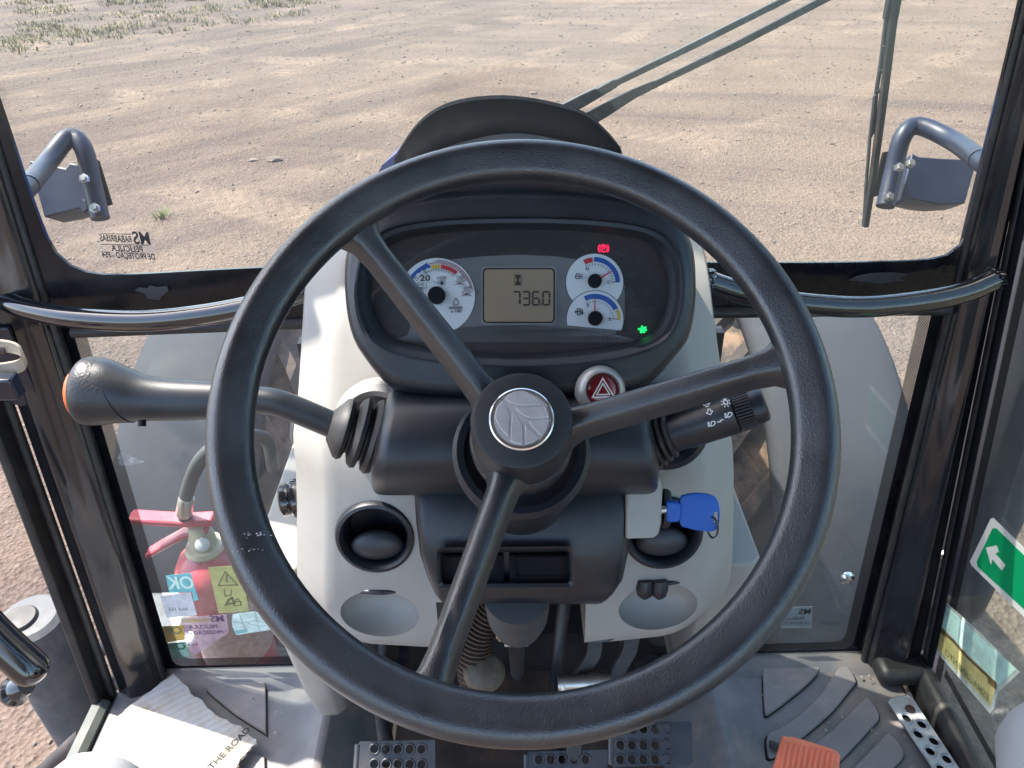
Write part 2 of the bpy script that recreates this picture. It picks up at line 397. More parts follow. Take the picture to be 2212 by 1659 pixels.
def track(ang, spacing, seed):
    """tyre track: a compacted band with chevron lug prints, repeated unevenly"""
    M1 = lambda op, a, b_=None, c=None: (lambda n: ([t.links.new(v_, n.inputs[i]) if hasattr(v_, 'links') else setattr(n.inputs[i], 'default_value', v_) for i, v_ in enumerate((a, b_, c)) if v_ is not None], n.outputs[0])[1])(node(t, 'ShaderNodeMath', operation=op))
    r0 = t.nodes.new('ShaderNodeMapping'); r0.inputs['Rotation'].default_value = (0, 0, R(-ang)); r0.inputs['Location'].default_value = (0, seed, 0); t.links.new(pos, r0.inputs[0])
    q = t.nodes.new('ShaderNodeSeparateXYZ'); t.links.new(r0.outputs[0], q.inputs[0])
    nn = node(t, 'ShaderNodeTexNoise', Scale=.22, Detail=1.0); t.links.new(r0.outputs[0], nn.inputs['Vector'])
    ac = M1('ADD', q.outputs[1], M1('MULTIPLY', nn.outputs['Fac'], 3.0))
    u = M1('ABSOLUTE', M1('SUBTRACT', M1('FLOORED_MODULO', ac, spacing), spacing/2))
    band = node(t, 'ShaderNodeMapRange', interpolation_type='SMOOTHSTEP'); t.links.new(u, band.inputs[0]); band.inputs[1].default_value = .26; band.inputs[2].default_value = .16
    lug = M1('SINE', M1('MULTIPLY', M1('ADD', q.outputs[0], u), 38.0))
    br = node(t, 'ShaderNodeTexNoise', Scale=1.1, Detail=3.0); t.links.new(pos, br.inputs['Vector'])
    keep = node(t, 'ShaderNodeMapRange'); t.links.new(br.outputs['Fac'], keep.inputs[0]); keep.inputs[1].default_value = .42; keep.inputs[2].default_value = .62
    amt = M1('MULTIPLY', band.outputs[0], keep.outputs[0])
    return amt, M1('MULTIPLY', amt, lug)
tA, tB = track(44, 2.3, .4), track(-16, 3.1, 1.1)
for am, lg in (tA, tB):
    f_ = node(t, 'ShaderNodeMath', operation='MULTIPLY'); t.links.new(am, f_.inputs[0]); f_.inputs[1].default_value = .45
    col = mix(t, f_.outputs[0], col, (.215, .158, .118))
    g2_ = node(t, 'ShaderNodeMapRange'); t.links.new(lg, g2_.inputs[0]); g2_.inputs[1].default_value = -1; g2_.inputs[2].default_value = 1; g2_.inputs[3].default_value = .88; g2_.inputs[4].default_value = 1.12
    col = mix(t, 1.0, col, g2_.outputs[0], 'MULTIPLY')
t.links.new(col, b.inputs['Base Color']); b.inputs['Roughness'].default_value = .95; b.inputs['Specular IOR Level'].default_value = .15
bp = node(t, 'ShaderNodeBump', Strength=.9, Distance=.012); t.links.new(vo.outputs['Distance'], bp.inputs['Height'])
vo2 = node(t, 'ShaderNodeTexVoronoi', Scale=15.0, Randomness=1.0); t.links.new(pos, vo2.inputs['Vector'])
bp3 = node(t, 'ShaderNodeBump', Strength=.22, Distance=.03); bp3.invert = True; t.links.new(vo2.outputs['Distance'], bp3.inputs['Height']); t.links.new(bp3.outputs[0], bp.inputs['Normal'])
bp2 = node(t, 'ShaderNodeBump', Strength=.5, Distance=.03); t.links.new(n3.outputs['Fac'], bp2.inputs['Height']); t.links.new(bp.outputs[0], bp2.inputs['Normal'])
t.links.new(bp2.outputs[0], b.inputs['Normal'])
g = mk('ground', gv, gf, M['ground'], smooth=180, fix=False); g['kind'] = 'structure'; g['label'] = 'dry grey brown gravel yard with sandy wheel tracks'

# loose gravel (uncountable)
def pebble(c, r, seed):
    rnd = random.Random(seed); vs = []
    a0 = rnd.random()*6
    sx_, sy_, sz_ = rnd.uniform(.7, 1.4), rnd.uniform(.7, 1.2), rnd.uniform(.35, .7)
    for (u, v, z) in ((1, 0, 0), (0, 1, 0), (-1, 0, 0), (0, -1, 0), (0, 0, 1), (.55, .55, .6), (-.6, .5, .55)):
        u *= rnd.uniform(.75, 1.2)*sx_; v *= rnd.uniform(.75, 1.2)*sy_
        vs.append(c + V((cos(a0)*u-sin(a0)*v, sin(a0)*u+cos(a0)*v, z*sz_))*r)
    return vs, [(0, 1, 5), (1, 2, 6), (2, 3, 4), (3, 0, 4), (0, 5, 4), (5, 1, 6), (5, 6, 4), (6, 2, 4)]
gs = []; rr = random.Random(3)
for k in range(24000):
    if k < 3000: x, y = rr.uniform(-3.2, -.9), rr.uniform(.2, 4)
    elif k < 3800: x, y = rr.uniform(.9, 3), rr.uniform(.5, 3.5)
    else:
        y = 2.5 + 15*rr.random()**1.6; x = rr.uniform(-.75, .75)*y*1.05
    rad = (.004+.012*rr.random()**4)*(1 if y < 4 else 1+.12*(y-4))
    gs.append(pebble(V((x, y, h_ground(x, y)+rad*.1)), rad, k))
v, f = join(*gs)
mk('loose_gravel', v, f, M['stone'], smooth=None, fix=False, kind='stuff', label='loose gravel stones scattered over the yard')
def stone(px, py, r, seed, label):
    p = at_z(px, py, .0); p.z = h_ground(p.x, p.y)
    bm = bmesh.new(); bmesh.ops.create_icosphere(bm, subdivisions=2, radius=1)
    rnd = random.Random(seed)
    for v_ in bm.verts:
        n_ = 1+.35*noise.noise(v_.co*1.6+V((seed, 0, 0))); v_.co *= n_; v_.co.x *= 1.5; v_.co.z *= .55; v_.co = v_.co*r + p + V((0, 0, r*.2))
    vs = [v_.co.copy() for v_ in bm.verts]; fs = [[q.index for q in f_.verts] for f_ in bm.faces]; bm.free()
    mk('stone', vs, fs, M['stone'], smooth=25, label=label, cat='stone', group='larger stones lying on the yard')
stone(591, 346, .055, 1, 'largest pale stone on the gravel left of the dash visor')
stone(548, 347, .03, 2, 'small dark stone just left of the largest pale stone')
stone(1152, 203, .035, 3, 'small stone beyond the wiper base in line with the dash')

# grass verge at the far left
gr = random.Random(11); vs, fs = [], []
def blade(p, h, lean, wd):
    b0 = len(vs); d = V((-lean.y, lean.x, 0)).normalized()*wd
    vs.extend([p-d, p+d, p+lean*.5+V((0, 0, h*.6))+d*.7, p+lean*.5+V((0, 0, h*.6))-d*.7, p+lean+V((0, 0, h))])
    fs.extend([(b0, b0+1, b0+2, b0+3), (b0+3, b0+2, b0+4)])
cnt = 0
while cnt < 1900:
    x, y = gr.uniform(-16, -1.5), gr.uniform(10.0, 24)
    edge = 11.4 + (x+9.5)*.95 + 1.3*noise.noise(V((x*.5, y*.5, 0)))
    if y < edge or noise.noise(V((x*.9, y*.9, 5))) < -.25+.35*gr.random(): continue
    cnt += 1
    for k in range(gr.randint(7, 13)):
        a = gr.random()*6.28; r_ = gr.random()*.20; h = gr.uniform(.02, .10)
        blade(V((x+cos(a)*r_, y+sin(a)*r_, -.005)), h, V((cos(a), sin(a), 0))*h*gr.uniform(.3, .9), gr.uniform(.006, .014))
M['grass'] = P('dry_grass', (.215, .175, .085), .85, vary=.5, vs=1.6)
mk('grass', vs, fs, M['grass'], fix=False, kind='stuff', label='dry yellow green grass verge at the far left edge of the yard')
for (px, py, hh, lab) in ((622, 833, .10, 'small green weed tuft on the gravel behind the windshield label'),):
    vs, fs = [], []
    p = at_z(352, 470, 0); p.z = h_ground(p.x, p.y)
    for k in range(40):
        a = gr.random()*6.28; r_ = gr.random()*.07; h = gr.uniform(.03, .09)
        blade(p+V((cos(a)*r_, sin(a)*r_, 0)), h, V((cos(a), sin(a), 0))*h, .004)
    mk('weed_tuft', vs, fs, P('weed_green', (.10, .15, .04), .8, vary=.3), fix=False, label=lab, cat='weed')

# ================================================================== TRACTOR OUTSIDE THE CAB
AX_Y, AX_Z = 2.0, .56
chas = thing('tractor_nose', 'tractor front end with blue hood, grey fenders and muddy tyres', 'tractor front', (0, 2, 0))
def fender(sd, label):
    xi, xo = .665*sd, 1.03*sd
    rings = []
    for i in range(34):
        ph = R(-32+i*165/33)
        ring = []
        for u, dr in ((0, -.06), (0, -.03), (.012, -.010), (.05, 0), (.2, .012), (.5, .016), (.8, .010), (.93, -.004), (.98, -.02), (1, -.05), (1, -.11)):
            x = xi+(xo-xi)*u
            edge = 0
            if i < 4: edge = (4-i)*.012*(abs(u-.5)*2)**3
            r_ = .735+dr
            ring.append(V((x-(sd*edge if u > .5 else -sd*edge), AX_Y-r_*cos(ph), AX_Z+r_*sin(ph))))
        rings.append(ring)
    v, f = loft(rings, closed=False)
    t_ = mk('fender', v, f, M['fender'], chas, smooth=60, solid=.007, label=label)
    # stay bracket and bolts holding the shell to the hub
    tube('stay', [(sd*.70, AX_Y, AX_Z+.72), (sd*.66, AX_Y-.02, AX_Z+.55), (sd*.55, AX_Y-.03, AX_Z+.2), (sd*.50, AX_Y, AX_Z+.05)], .018, M['dark_metal'], t_, n=10, sn=14)
    return t_
fl = fender(-1, 'left dark grey plastic fender')
fr_ = fender(1, 'right dark grey plastic fender')
for s, par, pts in ((1, fr_, [(1829, 1248)]),):
    for px, py in pts:
        c = FRONT.hit(px, py, .004)
        
def tyre(sd, label):
    xc = .745*sd
    c = V((xc, AX_Y, AX_Z)); a = V((1, 0, 0))
    hw = .19
    prof = [(.33, -hw*.86), (.37, -hw), (.47, -hw*1.04), (.56, -hw*1.0), (.615, -hw*.88), (.635, -hw*.6), (.64, 0), (.635, hw*.6), (.615, hw*.88), (.56, hw), (.47, hw*1.04), (.37, hw), (.33, hw*.86)]
    t_ = lathe('tyre', c, a, prof, M['tyre'], chas, n=64, smooth=50, label=label)
    # rim dish and hub
    lathe('rim', c, a, [(.335, -hw*.85), (.345, -hw*.95), (.325, -hw*.98), (.30, -hw*.8), (.29, -.03), (.22, .0), (.12, .01), (.12, .03), (.29, .03), (.30, hw*.8), (.325, hw*.98), (.345, hw*.95), (.335, hw*.85)], M['wheel_cream'], t_, n=48)
    lathe('hub', c, a, [(.02, -.12), (.10, -.12), (.11, -.10), (.11, .10), (.10, .12), (.02, .12)], M['engine'], t_, n=24)
    base = None
    for side in (-1, 1):
        me = None
        for k in range(18):
            if me is None:
                rings = []
                for i in range(7):
                    u = i/6; x = side*(hw*1.02*(1-u)+.0*u); ang = .42*u
                    r0 = .60 if i == 0 else .63; top = .672-.02*(1-u)**3 if i else .62
                    wd = .022+.010*(1-u)
                    ring = []
                    for rr_, w_ in ((r0-.02, wd*1.25), (top, wd), (top, -wd), (r0-.02, -wd*1.25)):
                        th = ang+w_/.65
                        ring.append(V((x, -rr_*cos(th), rr_*sin(th))))
                    rings.append(ring)
                v, f = loft(rings); me = bpy.data.meshes.new('lug'); me.from_pydata([tuple(p) for p in v], [], f)
                bm = bmesh.new(); bm.from_mesh(me); bmesh.ops.recalc_face_normals(bm, faces=bm.faces); bm.to_mesh(me); bm.free(); me.materials.append(M['tyre'])
            o = bpy.data.objects.new('lug', me); C.objects.link(o); o.parent = t_
            o.matrix_parent_inverse = Matrix.Translation(-W[t_]); o.location = c; o.rotation_euler = (-2*PI*(k+(.5 if side > 0 else 0))/18, 0, 0)
    t_.rotation_euler = (0, 0, R(-7))
tyre(-1, 'left muddy lugged tyre')
tyre(1, 'right muddy lugged tyre')

# engine hood and engine
rings = []
for i in range(14):
    u = i/13; y = 1.42+1.35*u; hw_ = .275-.035*u; top = 1.935-.22*u-.10*u**4*2; low = 1.25-.1*u
    ring = []
    for k in range(17):
        a = PI*k/16; cx = cos(a); sz = sin(a)
        ring.append(V((-.02-hw_*math.copysign(abs(cx)**.45, cx), y, low+(top-low)*(abs(sz)**.35))))
    rings.append(ring)
v, f = loft(rings, True, True); mk('hood', v, f, M['hood_blue'], chas, smooth=50); t_ = chas
box('engine_block', (0, 2.0, 1.0), .40, 1.5, .55, M['engine'], t_, bevel=.02)
tube('front_axle', [(-.58, 2, .65), (-.3, 2, .62), (.3, 2, .62), (.58, 2, .65)], .07, M['engine'], t_, n=14)
box('chassis_rail', (0, 1.2, .72), .42, 1.0, .22, M['engine'], t_, bevel=.02)
tube('coolant_hose', [(-.30, 1.35, 1.35), (-.38, 1.3, 1.42), (-.45, 1.32, 1.36), (-.47, 1.4, 1.15)], .028, M['hose'], t_, n=12, sn=18)
tube('coolant_hose', [(-.24, 1.3, 1.1), (-.38, 1.26, 1.18), (-.47, 1.3, 1.08), (-.47, 1.4, .9)], .028, M['hose'], t_, n=12, sn=18)
box('side_tank', (.36, 1.55, .85), .14, .5, .34, M['wheel_cream'], t_, bevel=.03, segs=3)
box('side_tank', (-.36, 1.55, .85), .14, .5, .34, M['wheel_cream'], t_, bevel=.03, segs=3)

# lamp brackets (blue bent tube + plate) outside the windshield
def lamp_bracket(sd, pts, plate, armor, bolts, label):
    T = 1.27
    t_ = thing('lamp_bracket', label, 'bracket', at_t(*pts[2], T), 'bent tube lamp brackets outside the windshield')
    tube('bent_tube', [at_t(px, py, T+dt) for (px, py), dt in zip(pts, (-.16, -.05, 0, .0, .01, .01))], .0148, M['bracket_blue'], t_, n=18, sn=36)
    n = V((0, -.8, .6))
    slab('mounting_plate', [at_t(px, py, T+.03) for px, py in plate], -n, .006, M['matte_black'], t_, bevel=.001)
    # lamp housing: bulged blue shell behind the tube
    P0 = [at_t(px, py, T+.05) for px, py in armor]; c = sum(P0, V())/len(P0)
    rings = [P0, [c+(p-c)*.93-n*.05 for p in P0], [c+(p-c)*.6-n*.09 for p in P0]]
    v, f = loft(rings); mk('lamp_housing', v, f, M['bracket_blue'], t_, bevel=.004)
    # mast joining the bracket to the cab post
    e0_, e1_ = at_t(pts[0][0], pts[0][1], T-.16), at_t(pts[1][0], pts[1][1], T-.05); dd = (e0_-e1_)
    tube('mast', [e0_-dd*.15, e0_+dd*.5+V((sd*.01, 0, 0)), e0_+dd*1.0+V((sd*.05, 0, .02))], .0148, M['bracket_blue'], t_, n=14, sn=10)
    for px, py in bolts:
        lathe('bolt', at_t(px, py, T-.014), n, [(.0, .006), (.0050, .006), (.0056, .005), (.0056, .0015), (.0085, .0013), (.0085, -.004)], M['zinc'], t_, n=6, smooth=20)
lamp_bracket(-1, [(62, 400), (100, 355), (150, 296), (180, 320), (200, 400), (217, 472)],
             [(188, 350), (212, 345), (241, 440), (222, 446)],
             [(60, 345), (140, 362), (150, 350), (178, 356), (192, 452), (178, 462), (172, 450), (95, 470)],
             [(181, 386), (204, 449)], 'blue bent tube lamp bracket outside the windshield at left')
lamp_bracket(1, [(2115, 345), (2060, 305), (1985, 272), (1950, 295), (1930, 370), (1912, 446)],
             [(1908, 328), (1930, 325), (1903, 420), (1885, 425)],
             [(2112, 345), (2040, 342), (1985, 338), (1970, 330), (1945, 432), (1955, 436), (1965, 428), (2030, 443), (2085, 440)],
             [(1943, 362), (1967, 353), (1921, 425)], 'blue bent tube lamp bracket outside the windshield at right')

# exhaust stack right
t_ = thing('exhaust_stack', 'dark exhaust stack standing outside the right door glass', 'exhaust', (.845, 1.0, .9))
EX = V((.803, 1.0, 0))
lathe('pipe', EX, (0, 0, 1), [(.05, 1.06), (.066, 1.07), (.074, 1.10), (.084, 1.16), (.086, 1.25), (.086, 2.75), (.06, 2.82), (.05, 2.82)], M['fender'], t_, n=40)
lathe('clamp_band', EX, (0, 0, 1), [(.086, 1.17), (.091, 1.18), (.091, 1.24), (.086, 1.25)], M['rubber'], t_, n=40, ring=True)
for px, py in ((2015, 1247), (2028, 1283), (2160, 812)):
    c = at_t(px, py, 1.30)
    d = (c-EX); d.z = 0; d.normalize(); q = V((EX.x, EX.y, c.z))+d*.084+V((0, 0, 0))
    lathe('bolt', q, d, [(0, .010), (.006, .010), (.009, .006), (.009, -.01)], M['zinc'], t_, n=12)

# canister and step left
t_ = thing('air_canister', 'dusty black upright canister outside the left door glass', 'canister', (-1.2, 1.26, .3))
lathe('body', (-1.2, 1.26, 0), (0, 0, 1), [(.05, .24), (.082, .25), (.086, .30), (.086, .80), (.080, .84), (.066, .852), (.0, .853)], M['dusty_black'], t_, n=36)
lathe('cap', (-1.215, 1.25, .853), (0, 0, 1), [(.04, 0), (.042, .003), (.038, .008), (0, .009)], M['rubber'], t_, n=30)
tube('mount_arm', [(-1.13, 1.27, .55), (-.9, 1.3, .6), (-.22, 1.3, .7)], .022, M['dark_metal'], t_, n=10)
t_ = thing('entry_step', 'dirty dark entry step below the left door sill', 'step', (-.98, .95, .5))
slab('tread', [(-1.08, .78, .50), (-.80, .78, .50), (-.80, 1.10, .50), (-1.08, 1.10, .50)], (0, 0, 1), .03, M['rusty'], t_, bevel=.006)
for y in (.80, 1.08):
    tube('hanger', [(-1.0, y, .51), (-.96, y, .9), (-.78, y, 1.08)], .016, M['dark_metal'], t_, n=8)
slab('reflector', [(-1.07, .775, .47), (-.84, .775, .47), (-.84, .775, .50), (-1.07, .775, .50)], (0, -1, 0), .004, P('amber_reflector', (.45, .22, .06), .4), t_)
box('battery_box', (-.80, 1.18, .84), .16, .16, .18, M['white_paint'], t_, bevel=.01)

# ================================================================== CAB SHELL
cab = thing('tractor_cab', 'glossy black framed tractor cab with front glazing and glass doors', 'tractor cab', (0, .3, FLOOR-.1))
slab('roof', [(-.70, -1.1, 2.84), (.70, -1.1, 2.84), (.70, .99, 2.84), (-.70, .99, 2.84)], (0, 0, 1), .14, M['headliner'], cab, bevel=.03, segs=3)

def pillar(sd, label):
    xo = (lambda z: DXR(z)-.016) if sd > 0 else (lambda z: .706)
    rings = []
    for z in (FLOOR-.05, 1.5, 2.0, 2.5, 2.86):
        y = .93+.13*(z-1.85); i, o = (.604 if sd > 0 else .624), xo(z); w_ = o-i
        rings.append([V((sd*(i+w_*u), y+dy, z)) for u, dy in ((-.02, .012), (.02, -.006), (.10, -.016), (.30, -.022), (.42, -.030), (.62, -.034), (.72, -.026), (.93, -.020), (1.0, -.008), (1.0, .035), (.85, .040), (.40, .010))])
    v, f = loft(rings); t_ = mk('pillar', v, f, M['gloss_black'], cab, smooth=28, bevel=.003, label=label)
    pts = [V((sd*(i+.0005), .93+.13*(z-1.85)-.004, z)) for z in (FLOOR-.02, 1.5, 2.0, 2.84)]
    tube('glass_gasket', pts, .0055, M['rubber'], t_, n=10)
    pts = [V((sd*(xo(z)+.004), .93+.13*(z-1.85)-.022, z)) for z in (FLOOR-.04, 1.5, 2.0, 2.84)]
    tube('door_gasket', pts, .007, M['rubber'], t_, n=10)
    if sd > 0: box('pillar_foot', (sd*.655, .812, FLOOR+.018), .085, .05, .036, M['rubber'], t_, bevel=.014, segs=3)
    return t_
pl = pillar(-1, 'left front pillar with worn gasket')
pr = pillar(1, 'right front pillar')
# latch bracket on the left pillar
bl = slab('weld_plate', [V((-.690, .893, z))+V((x, 0, 0)) for x, z in ((-.03, 1.86), (.03, 1.86), (.03, 1.74), (.0, 1.735), (-.03, 1.75))], (0, -1, 0), .006, M['plate_blue_sheen'], pl, bevel=.001)
t_ = thing('door_catch', 'scratched clear plastic door catch loop on the left pillar', 'catch', at_t(25, 790, .93))
pts = [at_t(px, py, .93) for px, py in ((-40, 735), (10, 738), (38, 748), (45, 768), (30, 782), (-40, 792))]
v, f = [], []
rings = [[p, p+V((0, 0, -.016)), p+V((.0, .004, -.016)), p+V((0, .004, 0))] for p in cr(pts, 24)]
v, f = loft(rings); mk('loop', v, f, film('scratched_clear_plastic', (.55, .48, .38), .55, .3), t_, smooth=40)
box('latch_block', at_t(5, 835, .93), .04, .02, .03, M['plate_blue_sheen'], t_, bevel=.003)
tube('pin', [at_t(-30, 750, .94), at_t(15, 755, .94)], .006, M['rusty'], t_, n=10)

# windshield: glass + black border with rounded lower corners
opening = [(-120, -150), (-45, 95), (5, 240), (60, 405), (95, 500), (117, 543), (148, 573), (205, 592), (300, 592), (430, 585), (600, 577), (800, 572), (1106, 568), (1400, 567), (1700, 568), (1880, 566), (1990, 562), (2045, 553), (2078, 528), (2095, 480), (2118, 390), (2150, 240), (2185, 85), (2230, -120)]
inn = cr([FRONT.hit(px, py, .004) for px, py in opening], 90)
cx = FRONT.hit(1106, 200, .004)
top_l, top_r = FRONT.p(-.60, .95, .004), FRONT.p(.60, .95, .004)
inn = [top_l] + inn + [top_r]
out = []
for p in inn:
    u = (p-FRONT.o).dot(FRONT.x); v_ = (p-FRONT.o).dot(FRONT.y)
    out.append((u, v_))
zb = min(o[1] for o in out)
outer = []
for u, v_ in out:
    if v_ < zb+.10: uu = u*1.06 if abs(u) > .5 else u; outer.append(FRONT.p(max(-.66, min(.66, uu*(1.0))), zb-.062 if abs(u) < .62 else v_, .004))
    else: outer.append(FRONT.p(math.copysign(.66, u), v_, .004))
v, f = loft([inn, outer, [p-FRONT.z*.0055 for p in outer], [p-FRONT.z*.0055 for p in inn], inn], closed=False)
t_ = slab('windshield', [FRONT.p(-.66, -.002+zb+.0, -.008), FRONT.p(.66, zb-.002, -.008), FRONT.p(.66, .96, -.008), FRONT.p(-.66, .96, -.008)], FRONT.z, .005, M['glass'], cab, label='large windshield with rounded black lower border')
mk('border', v, f, M['frit'], t_, smooth=40)
tube('lower_gasket', [FRONT.p(u, zb-.066+.004*cos(u*5), .006) for u in (-.6, -.3, 0, .3, .6)], .008, M['rubber'], t_, n=10, sn=20)
# hazy sheet added to imitate the milky reflection on the glass, left edge included
slab('reflection_haze', [FRONT.hit(px, py, -.0026) for px, py in ((668, 562), (664, 480), (669, 400), (666, 330), (678, 225), (692, 172), (724, 132), (748, 108), (790, 62), (806, 52), (832, 26), (870, -60), (880, -150), (2225, -150), (2185, 85), (2150, 240), (2118, 390), (2095, 480), (2078, 528), (2045, 550), (1990, 559), (1700, 564))], FRONT.z, .0004, glass('painted_haze', tint=(.985, .985, .98), refl=.004, dust_or_haze=.021, speck=False), t_)
# peeled patches of sealant on the border
def patch(pts, par, w, mat, name='sealant_patch'):
    slab(name, [FRONT.hit(px, py, w) for px, py in pts], FRONT.z, .0012, mat, par)
M['sealant'] = P('dusty_sealant', (.045, .046, .05), .7, vary=.4, vs=50)
patch([(292, 627), (300, 620), (318, 622), (325, 616), (340, 620), (362, 617), (365, 628), (350, 640), (345, 648), (322, 645), (312, 633)], t_, .0062, M['sealant'])
patch([(1832, 605), (1850, 596), (1880, 590), (1930, 588), (1960, 592), (1940, 600), (1955, 606), (1900, 612), (1870, 608)], t_, .0062, M['sealant'])
# mirrored film label low on the windshield
lb = thing('windshield_label', 'clear film label with black mirrored print at lower left windshield', 'label', FRONT.hit(272, 560, .002))
c0 = FRONT.hit(216, 497, .0); c1 = FRONT.hit(334, 503, .0)
X = -(c1-c0).normalized(); Y = FRONT.y
slab('film', [FRONT.hit(px, py, -.0015) for px, py in ((204, 497), (332, 500), (338, 560), (210, 556))], FRONT.z, .0004, film('clear_film', (.7, .7, .68), .06), lb)
text('print', 'MS', FRONT.hit(306, 516, .0), X, Y, .0235, M['black_print'], lb, bold=.0012, sx=.78)
text('print', 'PARABRISAS', FRONT.hit(250, 516, .0), X, Y, .0125, M['black_print'], lb, bold=.0006, sx=.60)
text('print', 'PELÍCULA', FRONT.hit(275, 538, .0), X, Y, .0118, M['black_print'], lb, bold=.0003, sx=.8)
text('print', 'DE PROTEÇÃO - PS4', FRONT.hit(278, 553, .0), X, Y, .0118, M['black_print'], lb, bold=.0003, sx=.64)
for a, b_ in (((218, 504), (288, 505)), ((217, 527), (322, 529))):
    slab('rule', [FRONT.hit(a[0], a[1], 0), FRONT.hit(b_[0], b_[1], 0), FRONT.hit(b_[0], b_[1]+1.5, 0), FRONT.hit(a[0], a[1]+1.5, 0)], FRONT.z, .0003, M['black_print'], lb)

# lower panes
def lower_pane(sd, label):
    u0, u1 = (.20, .600 if sd > 0 else .621)
    z0 = FLOOR-1.85-.0; z1 = zb-.052
    a, b_ = (u0*sd, u1*sd)
    t_ = slab('lower_window', [FRONT.p(a, z0, -.02), FRONT.p(b_, z0, -.02), FRONT.p(b_, z1, -.02), FRONT.p(a, z1, -.02)], FRONT.z, .005, M['glass_low'], cab, label=label)
    # black border, then a band of dots
    def frame(name, i0, i1, w_, th, mat):
        q = lambda i: [FRONT.p(sd*(u0+i), z0+i+.004, w_), FRONT.p(sd*(u1-i), z0+i+.004, w_), FRONT.p(sd*(u1-i), z1-i*.6, w_), FRONT.p(sd*(u0+i), z1-i*.6, w_)]
        A, B = q(i0), q(i1)
        r = 6
        rA, rB = [], []
        for L, dst in ((A, rA), (B, rB)):
            for k in range(4):
                p0, p1, p2 = L[k-1], L[k], L[(k+1) % 4]
                e0 = (p0-p1).normalized()*.02; e1 = (p2-p1).normalized()*.02
                for s in range(5):
                    tt = s/4; dst.append((1-tt)**2*(p1+e0)+2*tt*(1-tt)*p1+tt*tt*(p1+e1))
        v, f = loft([rA+rA[:1], rB+rB[:1], [p+FRONT.z*th for p in rB+rB[:1]], [p+FRONT.z*th for p in rA+rA[:1]], rA+rA[:1]], closed=False)
        mk(name, v, f, mat, t_)
    frame('border', -.006, .010, -.0142, .001, M['frit'])
    frame('dot_band', .0105, .027, -.0142, .0004, M['dots'])
    return t_
lwl = lower_pane(-1, 'lower left front pane covered with stickers')
lwr = lower_pane(1, 'lower right front pane with a round plug')
# scratched streaks on the left pane
M['scratch'] = film('scratched_white', (.5, .5, .5), .35, .8, .6)
for pts in ([(256, 982), (262, 978), (310, 997), (285, 1003), (258, 1004)],):
    patch(pts, lwl, -.0146, M['scratch'], 'scratched_film')
lathe('plug', FRONT.hit(1829, 1248, -.0145), FRONT.z, [(.0125, 0), (.0125, .002), (.0085, .0035), (.006, .007), (0, .008)], M['chrome'], lwr, n=24)

# stickers on the left pane
def sticker(name, label, pts, col, alpha=.8, w=-.0146, cat='sticker', par=None, fr=FRONT, group='stickers on the lower left pane'):
    q = [fr.hit(px, py, w) for px, py in pts]
    t__ = thing(name, label, cat, sum(q, V())/len(q), group)
    slab('backing', q, fr.z, .0005, film(name+'_film', col, alpha), t__)
    return t__
def Z2(zx, zy): return (311.06+zx*.22913, 1048.4+zy*.22913)       # detail survey -> picture units
XM = -FRONT.x
s = sticker('inspection_sticker', 'teal square sticker reading OK in mirrored pale letters', [Z2(*p) for p in ((205, 850), (440, 825), (515, 1075), (470, 1090), (455, 1005), (240, 1010))], (.16, .52, .55), .9)
text('print', 'OK', FRONT.hit(*Z2(348, 925), -.0138), XM, FRONT.y, .037, P('pale_mint', (.62, .80, .72), .5), s, bold=.002, sx=.8)
s = sticker('paper_label', 'white paper label under the teal sticker with tiny mirrored print', [Z2(*p) for p in ((150, 1040), (440, 1005), (500, 1220), (215, 1250))], (.60, .62, .66), .93, w=-.0139)
text('print', 'kod 155', FRONT.hit(*Z2(320, 1168), -.0132), XM, FRONT.y, .010, M['black_print'], s)
s = sticker('caution_sticker', 'olive yellow caution sticker with warning triangle and padlock', [Z2(*p) for p in ((605, 772), (830, 757), (960, 1000), (990, 1185), (705, 1205))], (.42, .42, .17), .88)
M['olive_print'] = P('olive_print', (.17, .18, .09), .6)
def stroke(name, pts, wd, fr, w, mat, par, closed=False):
    q = [fr.hit(px, py, w) for px, py in pts]
    if closed: q = q+[q[0]]
    g_ = []
    for a_, b_ in zip(q, q[1:]):
        d = (b_-a_); 
        if d.length < 1e-6: continue
        n_ = fr.z.cross(d.normalized())*wd/2; e = d.normalized()*wd*.4
        vv = [a_-e-n_, b_+e-n_, b_+e+n_, a_-e+n_]
        g_.append((vv+[p+fr.z*.0003 for p in vv], [(0, 1, 2, 3), (4, 5, 6, 7), (0, 1, 5, 4), (1, 2, 6, 5), (2, 3, 7, 6), (3, 0, 4, 7)]))
    v, f = join(*g_); return mk(name, v, f, mat, par)
stroke('warning_triangle', [Z2(*p) for p in ((700, 945), (765, 815), (880, 940))], .0022, FRONT, -.0139, M['olive_print'], s, True)
stroke('exclamation', [Z2(*p) for p in ((778, 850), (780, 890))], .003, FRONT, -.0139, M['olive_print'], s)
stroke('exclamation', [Z2(*p) for p in ((780, 905), (781, 912))], .003, FRONT, -.0139, M['olive_print'], s)
stroke('figure', [Z2(*p) for p in ((755, 985), (765, 1045), (820, 1035), (825, 985))], .0018, FRONT, -.0139, M['olive_print'], s)
stroke('figure', [Z2(*p) for p in ((770, 1130), (800, 1080), (830, 1060), (850, 1110), (790, 1120))], .004, FRONT, -.0139, M['olive_print'], s)
stroke('padlock', [Z2(*p) for p in ((845, 1100), (910, 1095), (915, 1130), (850, 1138))], .0018, FRONT, -.0139, M['olive_print'], s, True)
stroke('padlock', [Z2(*p) for p in ((865, 1095), (868, 1075), (885, 1068), (898, 1080), (898, 1095))], .0018, FRONT, -.0139, M['olive_print'], s)
